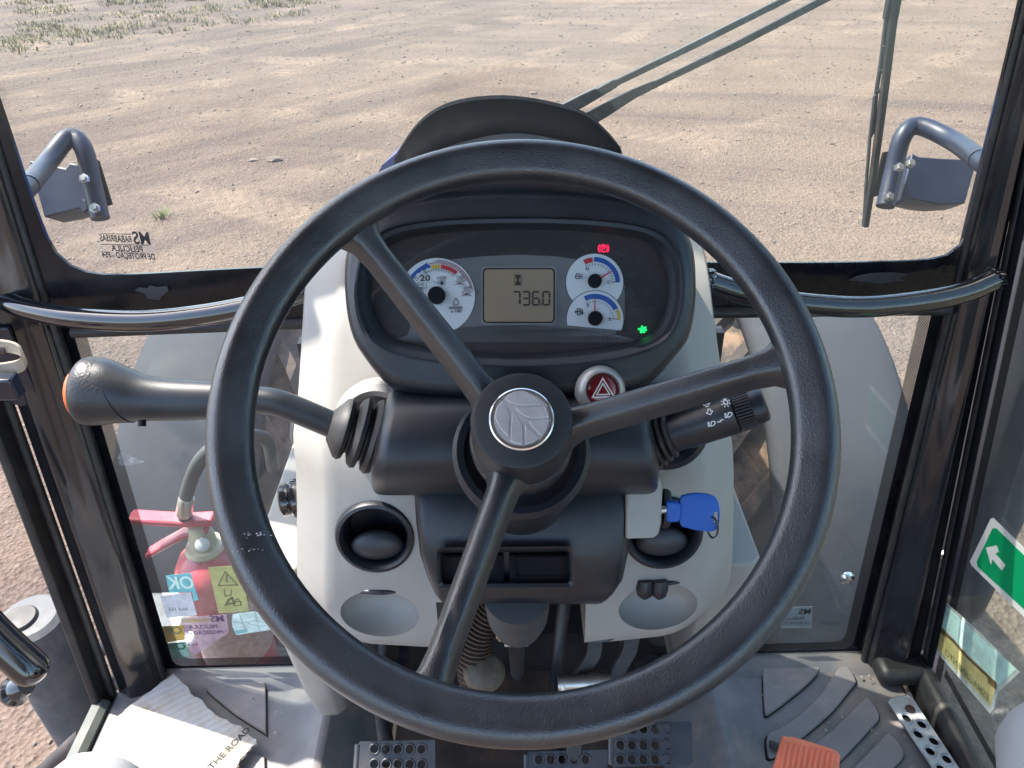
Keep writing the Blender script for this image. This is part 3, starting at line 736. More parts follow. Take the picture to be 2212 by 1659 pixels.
s = sticker('cracked_label', 'pale cracked mint label near the bottom of the left pane', [Z2(*p) for p in ((835, 1220), (900, 1205), (1045, 1190), (1110, 1210), (1195, 1360), (1000, 1390), (870, 1410), (835, 1330), (828, 1270))], (.62, .76, .70), .93)
slab('teal_stripe', [FRONT.hit(*Z2(*p), -.0139) for p in ((858, 1368), (970, 1355), (975, 1382), (870, 1402))], FRONT.z, .0004, P('teal_print', (.22, .45, .43), .5), s)
for ln in (((840, 1285), (930, 1300), (1040, 1275), (1130, 1290)), ((900, 1215), (930, 1300), (960, 1360)), ((1045, 1195), (1060, 1270), (1090, 1370)), ((980, 1300), (1080, 1330), (1150, 1320))):
    stroke('crack', [Z2(*p) for p in ln], .0010, FRONT, -.0139, P('crack_grey', (.38, .46, .43), .6), s)
s = sticker('amber_sticker', 'amber sticker with mirrored OK beside the pillar at the pane corner', [Z2(*p) for p in ((165, 1330), (365, 1315), (390, 1455), (210, 1480))], (.60, .36, .04), .85)
text('print', 'OK', FRONT.hit(*Z2(265, 1372), -.0138), XM, FRONT.y, .024, M['olive_print'], s, bold=.001)
s = sticker('green_sticker', 'faded green sticker with mirrored OK under the amber sticker', [Z2(*p) for p in ((215, 1490), (395, 1470), (430, 1600), (300, 1640), (250, 1590))], (.30, .46, .36), .8)
text('print', 'OK', FRONT.hit(*Z2(300, 1520), -.0138), XM, FRONT.y, .024, P('dark_green_print', (.03, .12, .07), .5), s, bold=.001)
s = sticker('film_label', 'pink tinted film label with mirrored windshield print low on the left pane', [Z2(*p) for p in ((330, 1250), (780, 1215), (800, 1385), (500, 1590), (440, 1580))], (.62, .42, .48), .42, w=-.0152)
MP = P('violet_print', (.13, .06, .14), .6)
text('print', 'MS', FRONT.hit(*Z2(690, 1260), -.0145), XM, FRONT.y, .020, MP, s, bold=.001)
text('print', 'PARABRISAS', FRONT.hit(*Z2(495, 1275), -.0145), XM, FRONT.y, .011, P('gold_print', (.35, .26, .05), .6), s, bold=.0006, sx=.85)
text('print', 'PELÍCULA', FRONT.hit(*Z2(560, 1335), -.0145), XM, FRONT.y, .0115, MP, s, bold=.0003)
text('print', 'PROTEÇÃO - PS4', FRONT.hit(*Z2(545, 1390), -.0145), XM, FRONT.y, .0115, MP, s, bold=.0003, sx=.85)
text('print', '43R-001108', FRONT.hit(*Z2(415, 1505), -.0145), XM, FRONT.y, .007, M['black_print'], s)
text('print', 'BRAZIL', FRONT.hit(*Z2(370, 1535), -.0145), XM, FRONT.y, .005, M['black_print'], s)
# label on the right pane
s = sticker('pane_label', 'small grey mirrored label at the foot of the right pane', [(1690, 1312), (1755, 1310), (1752, 1356), (1686, 1356)], (.30, .33, .34), .55, group=None)
text('print', 'MS', FRONT.hit(1739, 1322, -.0138), XM, FRONT.y, .017, M['black_print'], s, bold=.001)
text('print', 'PELÍCULA', FRONT.hit(1715, 1336, -.0138), XM, FRONT.y, .009, M['black_print'], s, sx=.9)
text('print', 'DE PROTEÇÃO', FRONT.hit(1718, 1347, -.0138), XM, FRONT.y, .009, M['black_print'], s, sx=.8)
text('print', '43R-001108', FRONT.hit(1797, 1348, -.0138), XM, FRONT.y, .007, M['grey_print'], s)

# fire extinguisher outside the left pane
EXY = 1.06
t_ = thing('fire_extinguisher', 'faded red fire extinguisher outside the lower left pane', 'extinguisher', at_y(438, 1300, EXY))
neck = at_y(440, 1172, EXY)
E0 = V((neck.x, EXY, neck.z))
lathe('cylinder', E0, (0, 0, 1), [(0, -.42), (.066, -.42), (.072, -.40), (.072, -.085), (.069, -.06), (.056, -.035), (.034, -.018), (.028, -.012), (0, -.012)], M['ext_red'], t_, n=40)
lathe('neck_ring', E0, (0, 0, 1), [(0, -.02), (.034, -.02), (.038, -.012), (.034, -.004), (0, -.004)], M['ext_cream'], t_, n=30)
lathe('valve', E0, (0, 0, 1), [(0, -.005), (.026, -.005), (.024, .02), (.018, .045), (0, .05)], M['ext_cream'], t_, n=24)
hz = E0.z+.055
def handle(name, pts, z0, z1, wd):
    rings = []
    for (x, z) in pts:
        rings.append([V((E0.x+x, EXY-wd, z)), V((E0.x+x, EXY+wd, z)), V((E0.x+x, EXY+wd, z+.014)), V((E0.x+x, EXY-wd, z+.014))])
    v, f = loft(rings); mk(name, v, f, M['ext_red'], t_, bevel=.004)
handle('carry_handle', [(.035, hz), (-.02, hz-.002), (-.07, hz+.004), (-.118, hz+.010)], 0, 0, .015)
handle('squeeze_lever', [(.02, hz-.022), (-.03, hz-.035), (-.08, hz-.065), (-.115, hz-.088)], 0, 0, .013)
tube('hose', [E0+V((-.02, 0, .06)), at_y(405, 1060, EXY-.01), at_y(440, 985, EXY-.01), at_y(510, 945, EXY), at_y(575, 950, EXY+.05), at_y(590, 1010, EXY+.09)], .0125, M['hose'], t_, n=14, sn=40)
lathe('hose_ferrule', at_y(397, 1112, EXY-.012), (at_y(405, 1065, EXY-.01)-at_y(397, 1112, EXY-.012)), [(0, 0), (.013, 0), (.015, .004), (.0145, .04), (.013, .044), (0, .044)], M['zinc'], t_, n=18)
lathe('pressure_gauge', E0+V((.012, -.026, .022)), (.2, -.8, .5), [(0, 0), (.013, 0), (.013, .006), (.0115, .007), (0, .0065)], M['white_print'], t_, n=24)
lathe('printed_band', E0, (0, 0, 1), [(.0722, -.30), (.0726, -.298), (.0726, -.13), (.0722, -.128)], P('pale_label_band', (.55, .38, .36), .5, vary=.25, vs=70), t_, n=40, ring=True)
box('carrier_strap', E0+V((0, .03, -.2)), .17, .14, .02, M['dark_metal'], t_, bevel=.003)
tube('carrier_bracket', [E0+V((0, .08, -.2)), E0+V((.1, .14, -.22)), E0+V((.25, .2, -.3))], .014, M['dark_metal'], t_, n=10)

# handrails
def rail(pts, ts, label):
    q = [at_t(px, py, t__) for (px, py), t__ in zip(pts, ts)]
    t_ = thing('handrail', label, 'handrail', q[3], 'curved handrails either side of the dash')
    tube('bent_tube', q, .0138, M['rail_black'], t_, n=20, sn=44)
    for e, d in ((q[0], q[0]-q[1]), (q[-1], q[-1]-q[-2])):
        g_ = []
        x, y, a = axes_of(d)
        r2 = random.Random(5)
        for k in range(20):
            an = 2*PI*k/20; g_.append(pebble(e+x*.0145*cos(an)+y*.0145*sin(an), .0048, k))
        v, f = join(*g_); mk('weld_bead', v, f, M['rail_black'], t_, smooth=60, fix=False)
rail([(12, 650), (60, 668), (160, 686), (300, 693), (430, 682), (550, 660), (668, 628)], [1.015, 1.0, .980, .965, .950, .94, .93], 'glossy black curved handrail from left pillar to console')
rail([(1528, 608), (1600, 631), (1700, 652), (1850, 663), (1980, 652), (2080, 632), (2150, 603)], [.93, .94, .95, .962, .972, .978, .982], 'glossy black curved handrail from console to right pillar')

# wiper
t_ = thing('windshield_wiper', 'black pantograph wiper with two arms outside the windshield', 'wiper', FRONT.hit(1250, 255, -.04))
def bar(name, pts, wds, w0, th, mat, par):
    q = [FRONT.hit(px, py, w0) for px, py in pts]; rings = []
    for i, p in enumerate(q):
        d = (q[min(i+1, len(q)-1)]-q[max(i-1, 0)]).normalized(); n_ = FRONT.z.cross(d)*wds[i]*.40
        rings.append([p-n_, p+n_, p+n_-FRONT.z*th, p-n_-FRONT.z*th])
    v, f = loft(rings); return mk(name, v, f, mat, par, bevel=.0012)
bar('arm', [(1215, 240), (1260, 217), (1328, 181), (1334, 178), (1500, 98), (1690, 3), (1990, -150)], [.019, .019, .013, .010, .010, .0095, .009], -.035, .009, M['wiper'], t_)
bar('arm', [(1262, 264), (1300, 243), (1370, 203), (1412, 184), (1420, 181), (1600, 94), (1785, -2), (2010, -118)], [.022, .021, .014, .011, .0095, .010, .010, .009], -.035, .009, M['wiper'], t_)
bar('arm_cap', [(1290, 202), (1322, 184)], [.014, .012], -.032, .003, M['wiper'], t_)
blade = bar('blade_rubber', [(1955, -180), (1938, 0), (1915, 190), (1890, 380), (1872, 492)], [.0105, .0105, .010, .009, .0085], -.024, .010, M['rubber'], t_)
bar('blade_spine', [(1940, -180), (1922, 0), (1906, 130), (1895, 200), (1889, 290)], [.006, .006, .005, .005, .005], -.035, .006, M['wiper'], t_)
bar('blade_spine', [(1893, 205), (1884, 290), (1881, 298), (1873, 400), (1868, 480)], [.005, .006, .004, .0035, .003], -.033, .006, M['wiper'], t_)
for py, a_, b_ in ((30, 1915, 1936), (100, 1909, 1930), (152, 1904, 1922), (195, 1897, 1917)):
    bar('blade_link', [(a_-2, py+4), (b_, py-4)], [.007, .006], -.034, .006, M['wiper'], t_)
box('blade_clip', FRONT.hit(1928, 12, -.036), .016, .03, .012, M['wiper'], t_, fr=FRONT, bevel=.002)

# ================================================================== DOORS
def door(sd, fr, label):
    X_ = (lambda z: DXR(z)) if sd > 0 else (lambda z: DXL)
    y1, y0 = .905, -.55; z0, z1 = FLOOR-.075, 2.80
    ye = lambda z: y1+.13*(z-1.85)
    P4 = [(y0, z0), (ye(z0)-.09, z0), (ye(z0)-.03, z0+.03), (ye(z0)-.01, z0+.10), (ye(z1), z1), (y0, z1)]
    return slab('door', [V((sd*X_(z), y, z)) for y, z in P4], (-sd, 0, 0), .005, M['glass_door'], cab, label=label)
dl = door(-1, DOOR_L, 'left glass door with black edge strip')
dr = door(1, DOOR_R, 'right glass door carrying safety stickers')
def strip(name, pts, w_, mat, par, th):
    rings = [[V((x, y-w_/2, z)), V((x, y+w_/2, z)), V((x+th, y+w_/2, z)), V((x+th, y-w_/2, z))] for x, y, z in pts]
    v, f = loft(rings); mk(name, v, f, mat, par, bevel=.004)
zz = (FLOOR-.07, 1.5, 2.0, 2.8)
strip('edge_strip', [(DXL+.006, .895+.13*(z-1.85), z) for z in zz], .034, M['rubber'], dl, .014)
strip('edge_strip', [(DXR(z)-.008, .897+.13*(z-1.85), z) for z in zz], .014, M['matte_black'], dr, -.008)
zz2 = (FLOOR-.0, 2.8)
slab('dot_band', [V((DXR(z)-.0062, .886+.13*(z-1.85), z)) for z in zz2] + [V((DXR(z)-.0062, .868+.13*(z-1.85), z)) for z in reversed(zz2)], (-1, 0, -.07), .0006, M['dots2'], dr)
zb2 = FLOOR+.045
slab('dot_band', [V((DXR(z)-.0062, y, z)) for y, z in ((.78, zb2), (-.4, zb2), (-.4, zb2+.016), (.78, zb2+.016))], (-1, 0, -.07), .0006, M['dots2'], dr)
# door handle bar at left
t_ = dl
tube('grab_bar', [at_t(-80, 1300, .94), at_t(-10, 1375, .955), at_t(60, 1440, .97), at_t(78, 1458, .975), at_t(86, 1467, .978)], lambda u: .0225*min(1, math.sqrt(max(.02, 1-max(0, (u-.86)/.145)**2))), M['rail_black'], t_, n=22, sn=40)
a0 = at_t(38, 1490, 1.0); ax = (at_t(75, 1470, .99)-a0).normalized()
lathe('knob', a0-ax*.012, ax, [(0, 0), (.017, 0), (.020, .004), (.020, .009), (.016, .013), (.0155, .02), (.012, .03), (0, .03)], M['rail_black'], t_, n=28)
tube('bar_bracket', [at_t(-80, 1300, .94), V((-.74, .45, 1.62))], .014, M['rail_black'], t_, n=12)

# door sill (right): black frame below the door and perforated plate
rings = [[V((.672, y, FLOOR-.02)), V((.676, y, FLOOR+.024)), V((.684, y, FLOOR+.036)), V((.700, y, FLOOR+.034)), V((.706, y, FLOOR+.026)), V((.708, y, FLOOR-.03))] for y in (.835, .6, .3, -.4)]
v, f = loft(rings); mk('sill', v, f, M['rubber'], cab, smooth=30, bevel=.006, label='black rubber sill under the right door')
rings = [[V((-.700, y, FLOOR-.03)), V((-.704, y, FLOOR+.006)), V((-.714, y, FLOOR+.012)), V((-.730, y, FLOOR+.010)), V((-.731, y, FLOOR-.04))] for y in (.80, .6, .3, -.4)]
v, f = loft(rings); mk('sill', v, f, P('weathered_sill', (.05, .06, .056), .6, vary=.25, dirt=(.10, .085, .065), dirt_amt=.5), cab, smooth=30, label='pale worn sill under the left door')

# perforated plate
t_ = thing('sill_plate', 'white perforated metal sill plate with rusty screw by right door', 'plate', at_z(1990, 1590, FLOOR+.01))
PZ = FLOOR+.012
pl4 = [(1918, 1518), (1924, 1510), (1960, 1504), (1970, 1510), (2090, 1690), (2060, 1720), (2040, 1700)]
pp = slab('perforated_sheet', [at_z(px, py, PZ) for px, py in pl4], (0, 0, 1), .003, M['white_paint'], t_)
slab('hole_darkener', [at_z(px, py, PZ-.008) for px, py in pl4], (0, 0, 1), .004, M['matte_black'], t_)  # black sheet added under the plate so its holes read dark
holes = [(1958, 1552), (1991, 1566), (1983, 1587), (2017, 1602), (2009, 1624), (2045, 1641), (2033, 1662)]
cut(pp, [lathe_geo(at_z(px, py, PZ)-V((0, 0, .01)), (0, 0, 1), [(.0075, 0), (.0075, .03)], 18) for px, py in holes])
for px, py in holes:
    lathe('punched_rim', at_z(px, py, PZ+.003), (0, 0, 1), [(.0075, -.002), (.0088, .0), (.0095, .0016), (.0108, .0002), (.0108, -.001)], M['white_paint'], t_, n=20, ring=True)
lathe('screw', at_z(1966, 1532, PZ+.003), (0, 0, 1), [(0, .003), (.004, .003), (.0075, .0015), (.008, 0), (0, 0)], M['rusty'], t_, n=16)

# stickers on the right door
t_ = thing('exit_sticker', 'green emergency sticker with white arrow on right door glass', 'sticker', DOOR_R.hit(2160, 1230, .004))
GL = .0062
slab('white_backing', [DOOR_R.hit(px, py, GL) for px, py in ((2141, 1120), (2146, 1119), (2215, 1186), (2330, 1300), (2290, 1420), (2212, 1332), (2100, 1222), (2096, 1213))], DOOR_R.z, .0006, P('white_vinyl', (.68, .68, .66), .4, vary=.04), t_)
slab('green_field', [DOOR_R.hit(px, py, GL+.0009) for px, py in ((2144, 1142), (2152, 1141), (2215, 1202), (2325, 1312), (2290, 1398), (2212, 1315), (2112, 1224), (2110, 1214))], DOOR_R.z, .0004, P('emergency_green', (.0, .30, .11), .4, vary=.05), t_)
slab('arrow', [DOOR_R.hit(px, py, GL+.0016) for px, py in ((2130, 1183), (2153, 1178), (2158, 1192), (2150, 1196), (2172, 1220), (2165, 1233), (2144, 1208), (2141, 1221))], DOOR_R.z, .0003, M['white_print'], t_)
t_ = thing('crush_warning_sticker', 'clear faded mint and yellow warning sticker low on right door glass', 'sticker', DOOR_R.hit(2100, 1420, .004))
slab('film', [DOOR_R.hit(px, py, GL) for px, py in ((2046, 1302), (2012, 1343), (2003, 1358), (2003, 1385), (2060, 1450), (2138, 1540), (2148, 1532), (2155, 1497), (2203, 1452), (2120, 1370))], DOOR_R.z, .0006, film('clear_sticker_film', (.60, .66, .60), .45), t_)
slab('mint_field', [DOOR_R.hit(px, py, GL+.0009) for px, py in ((2046, 1310), (2022, 1340), (2157, 1480), (2195, 1447), (2118, 1376))], DOOR_R.z, .0003, film('mint_print', (.50, .74, .66), .78), t_)
slab('yellow_field', [DOOR_R.hit(px, py, GL+.0009) for px, py in ((2020, 1343), (2008, 1362), (2010, 1384), (2138, 1525), (2150, 1490), (2154, 1483))], DOOR_R.z, .0003, film('yellow_faded_print', (.55, .48, .20), .72), t_)
xa = DOOR_R.hit(2012, 1372, 0); xb = DOOR_R.hit(2130, 1500, 0); XX = (xa-xb).normalized(); YY = DOOR_R.z.cross(XX); 
text('print', 'ESMAGAMENTO', DOOR_R.hit(2086, 1456, GL+.0016), XX, -YY if YY.z < 0 else YY, .017, M['olive_print'], t_, bold=.0006, sx=1.0)
text('print', 'CUIDADO', DOOR_R.hit(2092, 1392, GL+.0016), XX, -YY if YY.z < 0 else YY, .034, P('faint_mint_print', (.42, .58, .52), .5), t_, bold=.001)
stroke('pictogram', [(2034, 1362), (2060, 1385), (2090, 1420), (2120, 1448), (2142, 1468)], .005, DOOR_R, GL+.0016, P('brown_print', (.10, .065, .02), .6), t_)
stroke('pictogram', [(2026, 1358), (2040, 1368)], .010, DOOR_R, GL+.0016, P('brown_print2', (.16, .10, .03), .6), t_)
stroke('pictogram', [(2138, 1470), (2148, 1478)], .012, DOOR_R, GL+.0016, P('brown_print3', (.14, .085, .03), .6), t_)

# ================================================================== FLOOR
t_ = thing('floor_mat', 'dusty black moulded rubber floor mat at left of the pedals', 'floor mat', (-.5, .5, FLOOR), 'moulded rubber floor mats')
def prism_strip(name, prof_xz, y0, y1, mat, par, n=10):
    rings = [[V((x, y0+(y1-y0)*i/n, z)) for x, z in prof_xz]+[V((prof_xz[-1][0], y0+(y1-y0)*i/n, FLOOR-.15)), V((prof_xz[0][0], y0+(y1-y0)*i/n, FLOOR-.15))] for i in range(n+1)]
    v, f = loft(rings); return mk(name, v, f, mat, par, smooth=40, bevel=.008)
prism_strip('mat_sheet', [(-.705, FLOOR), (-.40, FLOOR), (-.37, FLOOR+.004), (-.335, FLOOR+.035), (-.315, FLOOR+.04), (-.27, FLOOR-.02), (-.24, FLOOR-.09)], -.3, .845, M['mat'], t_)
def pad(zs, zx0, zy0, sc, par):
    q = [at_z(zx0+x/sc, zy0+y/sc, FLOOR+.001) for x, y in zs]
    q = cr(q, len(q)*4, True) if len(q) > 6 else q
    c = sum(q, V())/len(q)
    slab('raised_pad', q, (0, 0, 1), .0065, M['mat_pad'], par, bevel=.002)
    # dark groove outline under the pad
    slab('pad_groove', [c+(p-c)*1.035-V((0, 0, .0006)) for p in q], (0, 0, 1), .0012, M['matte_black'], par)
pad([(1340, 1155), (1430, 1130), (1580, 1110), (1690, 1100), (1720, 1120), (1726, 1180), (1728, 1430), (1715, 1440), (1540, 1330), (1440, 1250)], 0, 1106, 3.0, t_)
pad([(1560, 1560), (1720, 1600), (1730, 1900), (1500, 1800)], 0, 1106, 3.0, t_)
# raised front lip of the mat
tr_ = thing('floor_mat', 'dusty black moulded rubber floor mat with curved pads at right', 'floor mat', (.5, .5, FLOOR), 'moulded rubber floor mats')
prism_strip('mat_sheet', [(.24, FLOOR-.09), (.27, FLOOR-.02), (.315, FLOOR+.03), (.335, FLOOR+.028), (.37, FLOOR+.002), (.40, FLOOR), (.66, FLOOR)], -.3, .845, M['mat'], tr_)
Z3 = (1475, 1106, 3.0)
pad([(515, 1030), (530, 1015), (700, 1012), (870, 1015), (884, 1030), (850, 1080), (760, 1165), (640, 1260), (545, 1328), (530, 1325), (522, 1250)], *Z3, tr_)
pad([(545, 1455), (640, 1405), (760, 1320), (880, 1205), (960, 1090), (1020, 1010), (1050, 1002), (1120, 1105), (1080, 1165), (960, 1310), (800, 1450), (640, 1570), (560, 1610), (548, 1590)], *Z3, tr_)
pad([(820, 1560), (960, 1430), (1090, 1300), (1180, 1212), (1200, 1215), (1272, 1335), (1210, 1420), (1080, 1560), (950, 1690), (850, 1760)], *Z3, tr_)
pad([(1060, 1740), (1200, 1570), (1320, 1440), (1340, 1445), (1432, 1580), (1330, 1700), (1200, 1830)], *Z3, tr_)
# pit floor and bulkhead under the dash
b1 = slab('footwell_pan', [(-.30, -.3, FLOOR-.09), (.30, -.3, FLOOR-.09), (.30, .95, FLOOR-.09), (-.30, .95, FLOOR-.09)], (0, 0, -1), .03, M['rusty'], cab, label='dark rusty footwell pan')
t_ = slab('bulkhead', [(-.30, .905, FLOOR-.10), (.30, .905, FLOOR-.10), (.30, .93, 1.80), (-.30, .93, 1.80)], (0, 1, 0), .02, M['under_metal'], cab)
box('access_cover', (.02, .895, FLOOR+.16), .22, .02, .24, M['matte_black'], t_, bevel=.006)
lathe('grommet', (-.02, .884, FLOOR+.20), (0, -1, 0), [(.018, 0), (.02, .004), (.012, .006), (0, .004)], M['rubber'], t_, n=20)
slab('cross_seam', [(-.28, .902, FLOOR+.40), (.28, .902, FLOOR+.40), (.28, .902, FLOOR+.41), (-.28, .902, FLOOR+.41)], (0, -1, 0), .012, M['rusty'], t_)
# front kick moulding under the panes
for sd in (-1, 1):
    x0, x1 = sd*.30, sd*.64
    rings = [[V((x, .80, FLOOR-.01)), V((x, .822, FLOOR+.004)), V((x, .838, FLOOR+.012)), V((x, .86, FLOOR+.014)), V((x, .86, FLOOR-.05)), V((x, .80, FLOOR-.05))] for x in (x0, (x0+x1)/2, x1)]
    v, f = loft(rings); mk('kick_moulding', v, f, M['mat'], cab, bevel=.004)

# ================================================================== CONSOLE
con = thing('dash_console', 'pale grey moulded dash console holding the instruments', 'console', (0, .75, FLOOR))
levels = [(462, .880, 790, 1452), (505, .865, 722, 1492), (560, .850, 678, 1520), (640, .832, 656, 1537), (740, .822, 648, 1549), (850, .817, 642, 1563), (930, .818, 636, 1574), (990, .820, 628, 1583), (1045, .826, 634, 1591), (1150, .842, 636, 1593), (1290, .868, 637, 1588), (1340, .882, 652, 1575), (1380, .893, 690, 1540), (1392, .905, 730, 1500)]
rings = []
for py, t0, L, Rr in levels:
    pl_, pr_ = at_t(L, py, t0+.03), at_t(Rr, py, t0+.03)
    yf = at_t(1106, py, t0).y; z = at_t(1106, py, t0).z
    x0, x1 = pl_.x, pr_.x; wd = x1-x0
    ring = [V((x0+.012, .925, z)), V((x0, yf+.10, z)), V((x0, yf+.05, z)), V((x0+.004, yf+.034, z)), V((x0+.038, yf+.009, z)), V((x0+.045, yf+.006, z)), V((x0+.055, yf+.005, z))]
    for u in (.25, .4, .5, .6, .75): ring.append(V((x0+wd*u, yf, z)))
    ring += [V((x1-.055, yf+.005, z)), V((x1-.045, yf+.006, z)), V((x1-.038, yf+.009, z)), V((x1-.004, yf+.034, z)), V((x1, yf+.05, z)), V((x1, yf+.10, z)), V((x1-.012, .925, z))]
    rings.append(ring)
# densify vertically for smooth curvature
cols = list(zip(*rings)); dense = [cr(list(c), 40) for c in cols]; rings = [list(r) for r in zip(*dense)]
v, f = loft(rings)
body = mk('housing', v, f, M['grey'], con, smooth=60)
def ell(px, py, t0, rx, ry, rz, axis):
    c = at_t(px, py, t0); bm = bmesh.new(); bmesh.ops.create_uvsphere(bm, u_segments=32, v_segments=16, radius=1)
    X, Y, A = V((1, 0, 0)), None, V(axis).normalized(); Y = A.cross(X)
    vs = [c+X*v_.co.x*rx+Y*v_.co.y*ry+A*v_.co.z*rz for v_ in bm.verts]; fs = [[q.index for q in f_.verts] for f_ in bm.faces]; bm.free(); return vs, fs
PN = V((0, -.97, .24)).normalized()     # outward normal of the lower grey panel
vl, vr = at_t(811, 1160, .846), at_t(1432, 1152, .846)
zg = at_t(1106, 1296, .87).z
gx0, gx1 = at_t(945, 1340, .88).x, at_t(1265, 1340, .88).x
gap = box_geo(((gx0+gx1)/2, .75, zg-.25), gx1-gx0, .5, .5)
cut(body, [gap, ell(824, 1318, .885, .047, .034, .032, PN), ell(1418, 1304, .885, .047, .034, .032, PN),
           lathe_geo(vl-PN*.06, PN, [(.0385, 0), (.0385, .12)], 40), lathe_geo(vr-PN*.06, PN, [(.0385, 0), (.0385, .12)], 40)])
# slotted lips over the recesses
for px, py in ((826, 1272), (1420, 1254)):
    c = at_t(px, py, .872)
    tube('recess_lip', [c+V((-.030, .002, -.003)), c+V((-.018, -.003, .001)), c+V((0, -.006, .002)), c+V((.018, -.003, .001)), c+V((.030, .002, -.003))], .0040, M['soft_black'], con, n=10, sn=16, flat=.7)
for px in (1393, 1424):
    lathe('pull_knob', at_t(px, 1262, .866), (0, -.35, -1), [(0, -.006), (.0085, -.006), (.0105, .004), (.0085, .013), (.003, .018), (0, .018)], M['soft_black'], con, n=20)
# legs
for sd, x0, x1, yb in ((-1, -.322, -.262, .705), (1, .236, .292, .715)):
    zt = at_t(1106, 1300, .87).z
    rings = []
    for z, y0, dx in ((zt, .63, 0), (zt-.12, .655, 0), (1.35, .685, .004), (1.27, yb, .008), (1.245, yb+.012, .014)):
        a, b_ = (x0, x1-dx) if sd < 0 else (x0+dx, x1)
        rings.append([V((a, .90, z)), V((a, y0+.012, z)), V((a+.012, y0, z)), V((b_-.012, y0, z)), V((b_, y0+.012, z)), V((b_, .90, z))])
    v, f = loft(rings); mk('support_leg', v, f, M['grey'], con, smooth=60, bevel=.004)
# vents
for nm, c in (('vent', vl), ('vent', vr)):
    vt = lathe(nm+'_ring', c, PN, [(.0325, -.03), (.0345, -.004), (.036, .003), (.039, .006), (.0425, .005), (.0445, .001), (.0445, -.004), (.0385, -.03)], M['soft_black'], con, n=44)
    lathe('vent_barrel', c-PN*.04, PN, [(0, 0), (.0375, 0), (.0375, .004), (0, .004)], M['matte_black'], con, n=32)
    # hinged flap, tilted in the lower half
    PU = V((1, 0, 0)).cross(-PN).normalized(); PU = PU if PU.z > 0 else -PU
    fc = c-PN*.006-PU*.0135; bm = bmesh.new(); bmesh.ops.create_uvsphere(bm, u_segments=32, v_segments=16, radius=1)
    fv = [fc+V((1, 0, 0))*v_.co.x*.0295+PU*v_.co.y*.0180+PN*v_.co.z*.011 for v_ in bm.verts]; ff = [[q.index for q in f_.verts] for f_ in bm.faces]; bm.free()
    mk('vent_plug', fv, ff, M['plug'], con, smooth=180)
# black round knob on the left flank
kc = at_t(628, 1075, .89)
lathe('side_knob', kc+V((.012, 0, 0)), (-1, -.2, 0), [(0, 0), (.020, 0), (.023, .004), (.023, .009), (.017, .012), (.019, .015), (.019, .021), (.014, .024), (0, .024)], M['rail_black'], con, n=30)
# pale recess rings behind the stalks
for px, py, tt in ((815, 915, .80), (1440, 925, .80)):
    lathe('stalk_collar', at_t(px, py, tt), (0, -.9, .43), [(.030, -.02), (.030, .006), (.036, .010), (.043, .006), (.046, -.004), (.046, -.02)], M['silver_plastic'] if px < 1000 else M['soft_black'], con, n=40)

# ---- instrument pod
CN = R(38)
CL = Fr(at_t(1120, 635, .715), (1, 0, 0), (0, sin(CN), cos(CN)))
pod = thing('instrument_pod', 'black moulded instrument pod with hood on top of the console', 'instrument pod', at_t(1120, 760, .72))
O_ = [(1125, 400), (1300, 412), (1425, 448), (1490, 515), (1503, 620), (1492, 715), (1462, 765), (1385, 838), (1250, 858), (1120, 862), (960, 858), (850, 838), (785, 768), (757, 710), (745, 620), (754, 530), (812, 448), (945, 410)]
I1 = [(1125, 462), (1300, 468), (1420, 490), (1470, 540), (1481, 620), (1468, 700), (1422, 752), (1300, 785), (1120, 797), (930, 785), (820, 755), (776, 700), (765, 620), (783, 540), (830, 490), (940, 468)]
G_ = [(1125, 497), (1290, 503), (1395, 522), (1432, 570), (1441, 630), (1428, 690), (1393, 728), (1280, 752), (1120, 763), (960, 752), (860, 733), (818, 690), (802, 630), (812, 570), (855, 524), (960, 503)]
NP = 96
def r2d(L): return [(p.x, p.y) for p in cr([V((x, y, 0)) for x, y in L], NP, True)]
o2, i2, g2 = r2d(O_), r2d(I1), r2d(G_)
lerp2 = lambda A, B, t__: [(a[0]+(b_[0]-a[0])*t__, a[1]+(b_[1]-a[1])*t__) for a, b_ in zip(A, B)]
def onring(L, w_): return [CL.hit(x, y, w_) for x, y in L]
rings = [[p-CL.z*.09+V((0, 0, -.01)) for p in onring(o2, 0)], onring(o2, -.004), onring(lerp2(o2, i2, .06), .004), onring(lerp2(o2, i2, .22), .010), onring(lerp2(o2, i2, .5), .0125), onring(lerp2(o2, i2, .85), .0135), onring(i2, .0155), onring(lerp2(i2, g2, .16), .0155), onring(lerp2(i2, g2, .30), .0115), onring(lerp2(i2, g2, .55), .0105), onring(lerp2(i2, g2, .64), .0075), onring(lerp2(i2, g2, .97), .0010), onring(g2, -.0050)]
v, f = loft(rings, True, False); mk('bezel', v, f, M['soft_black'], pod, smooth=48)
# hood / dash top running back to the raised visor
A0 = [(1440, 470), (1400, 432), (1300, 406), (1125, 393), (945, 404), (850, 432), (800, 470)]
A1 = [(1425, 430), (1385, 392), (1290, 372), (1125, 362), (950, 370), (865, 392), (815, 430)]
B0 = [(1352, 372), (1312, 345), (1240, 312), (1115, 290), (1000, 308), (908, 345), (850, 378)]
B1 = [(1342, 328), (1308, 288), (1250, 245), (1110, 216), (985, 226), (908, 268), (853, 345)]
cA = [CL.hit(p.x, p.y, .013) for p in cr([V((*q, 0)) for q in A0], 40)]
cM = [at_t(p.x, p.y, .765) for p in cr([V((*q, 0)) for q in A1], 40)]
cB = [at_t(p.x, p.y, .850) for p in cr([V((*q, 0)) for q in B0], 40)]
cV = [at_t(p.x, p.y, .875) for p in cr([V((*q, 0)) for q in B1], 40)]
cW = [p+V((0, .012, .001)) for p in cV]; cX = [p+V((0, .02, -.07)) for p in cV]
rows = [[p-V((0, 0, .02)) for p in cA], cA, cM, cB]
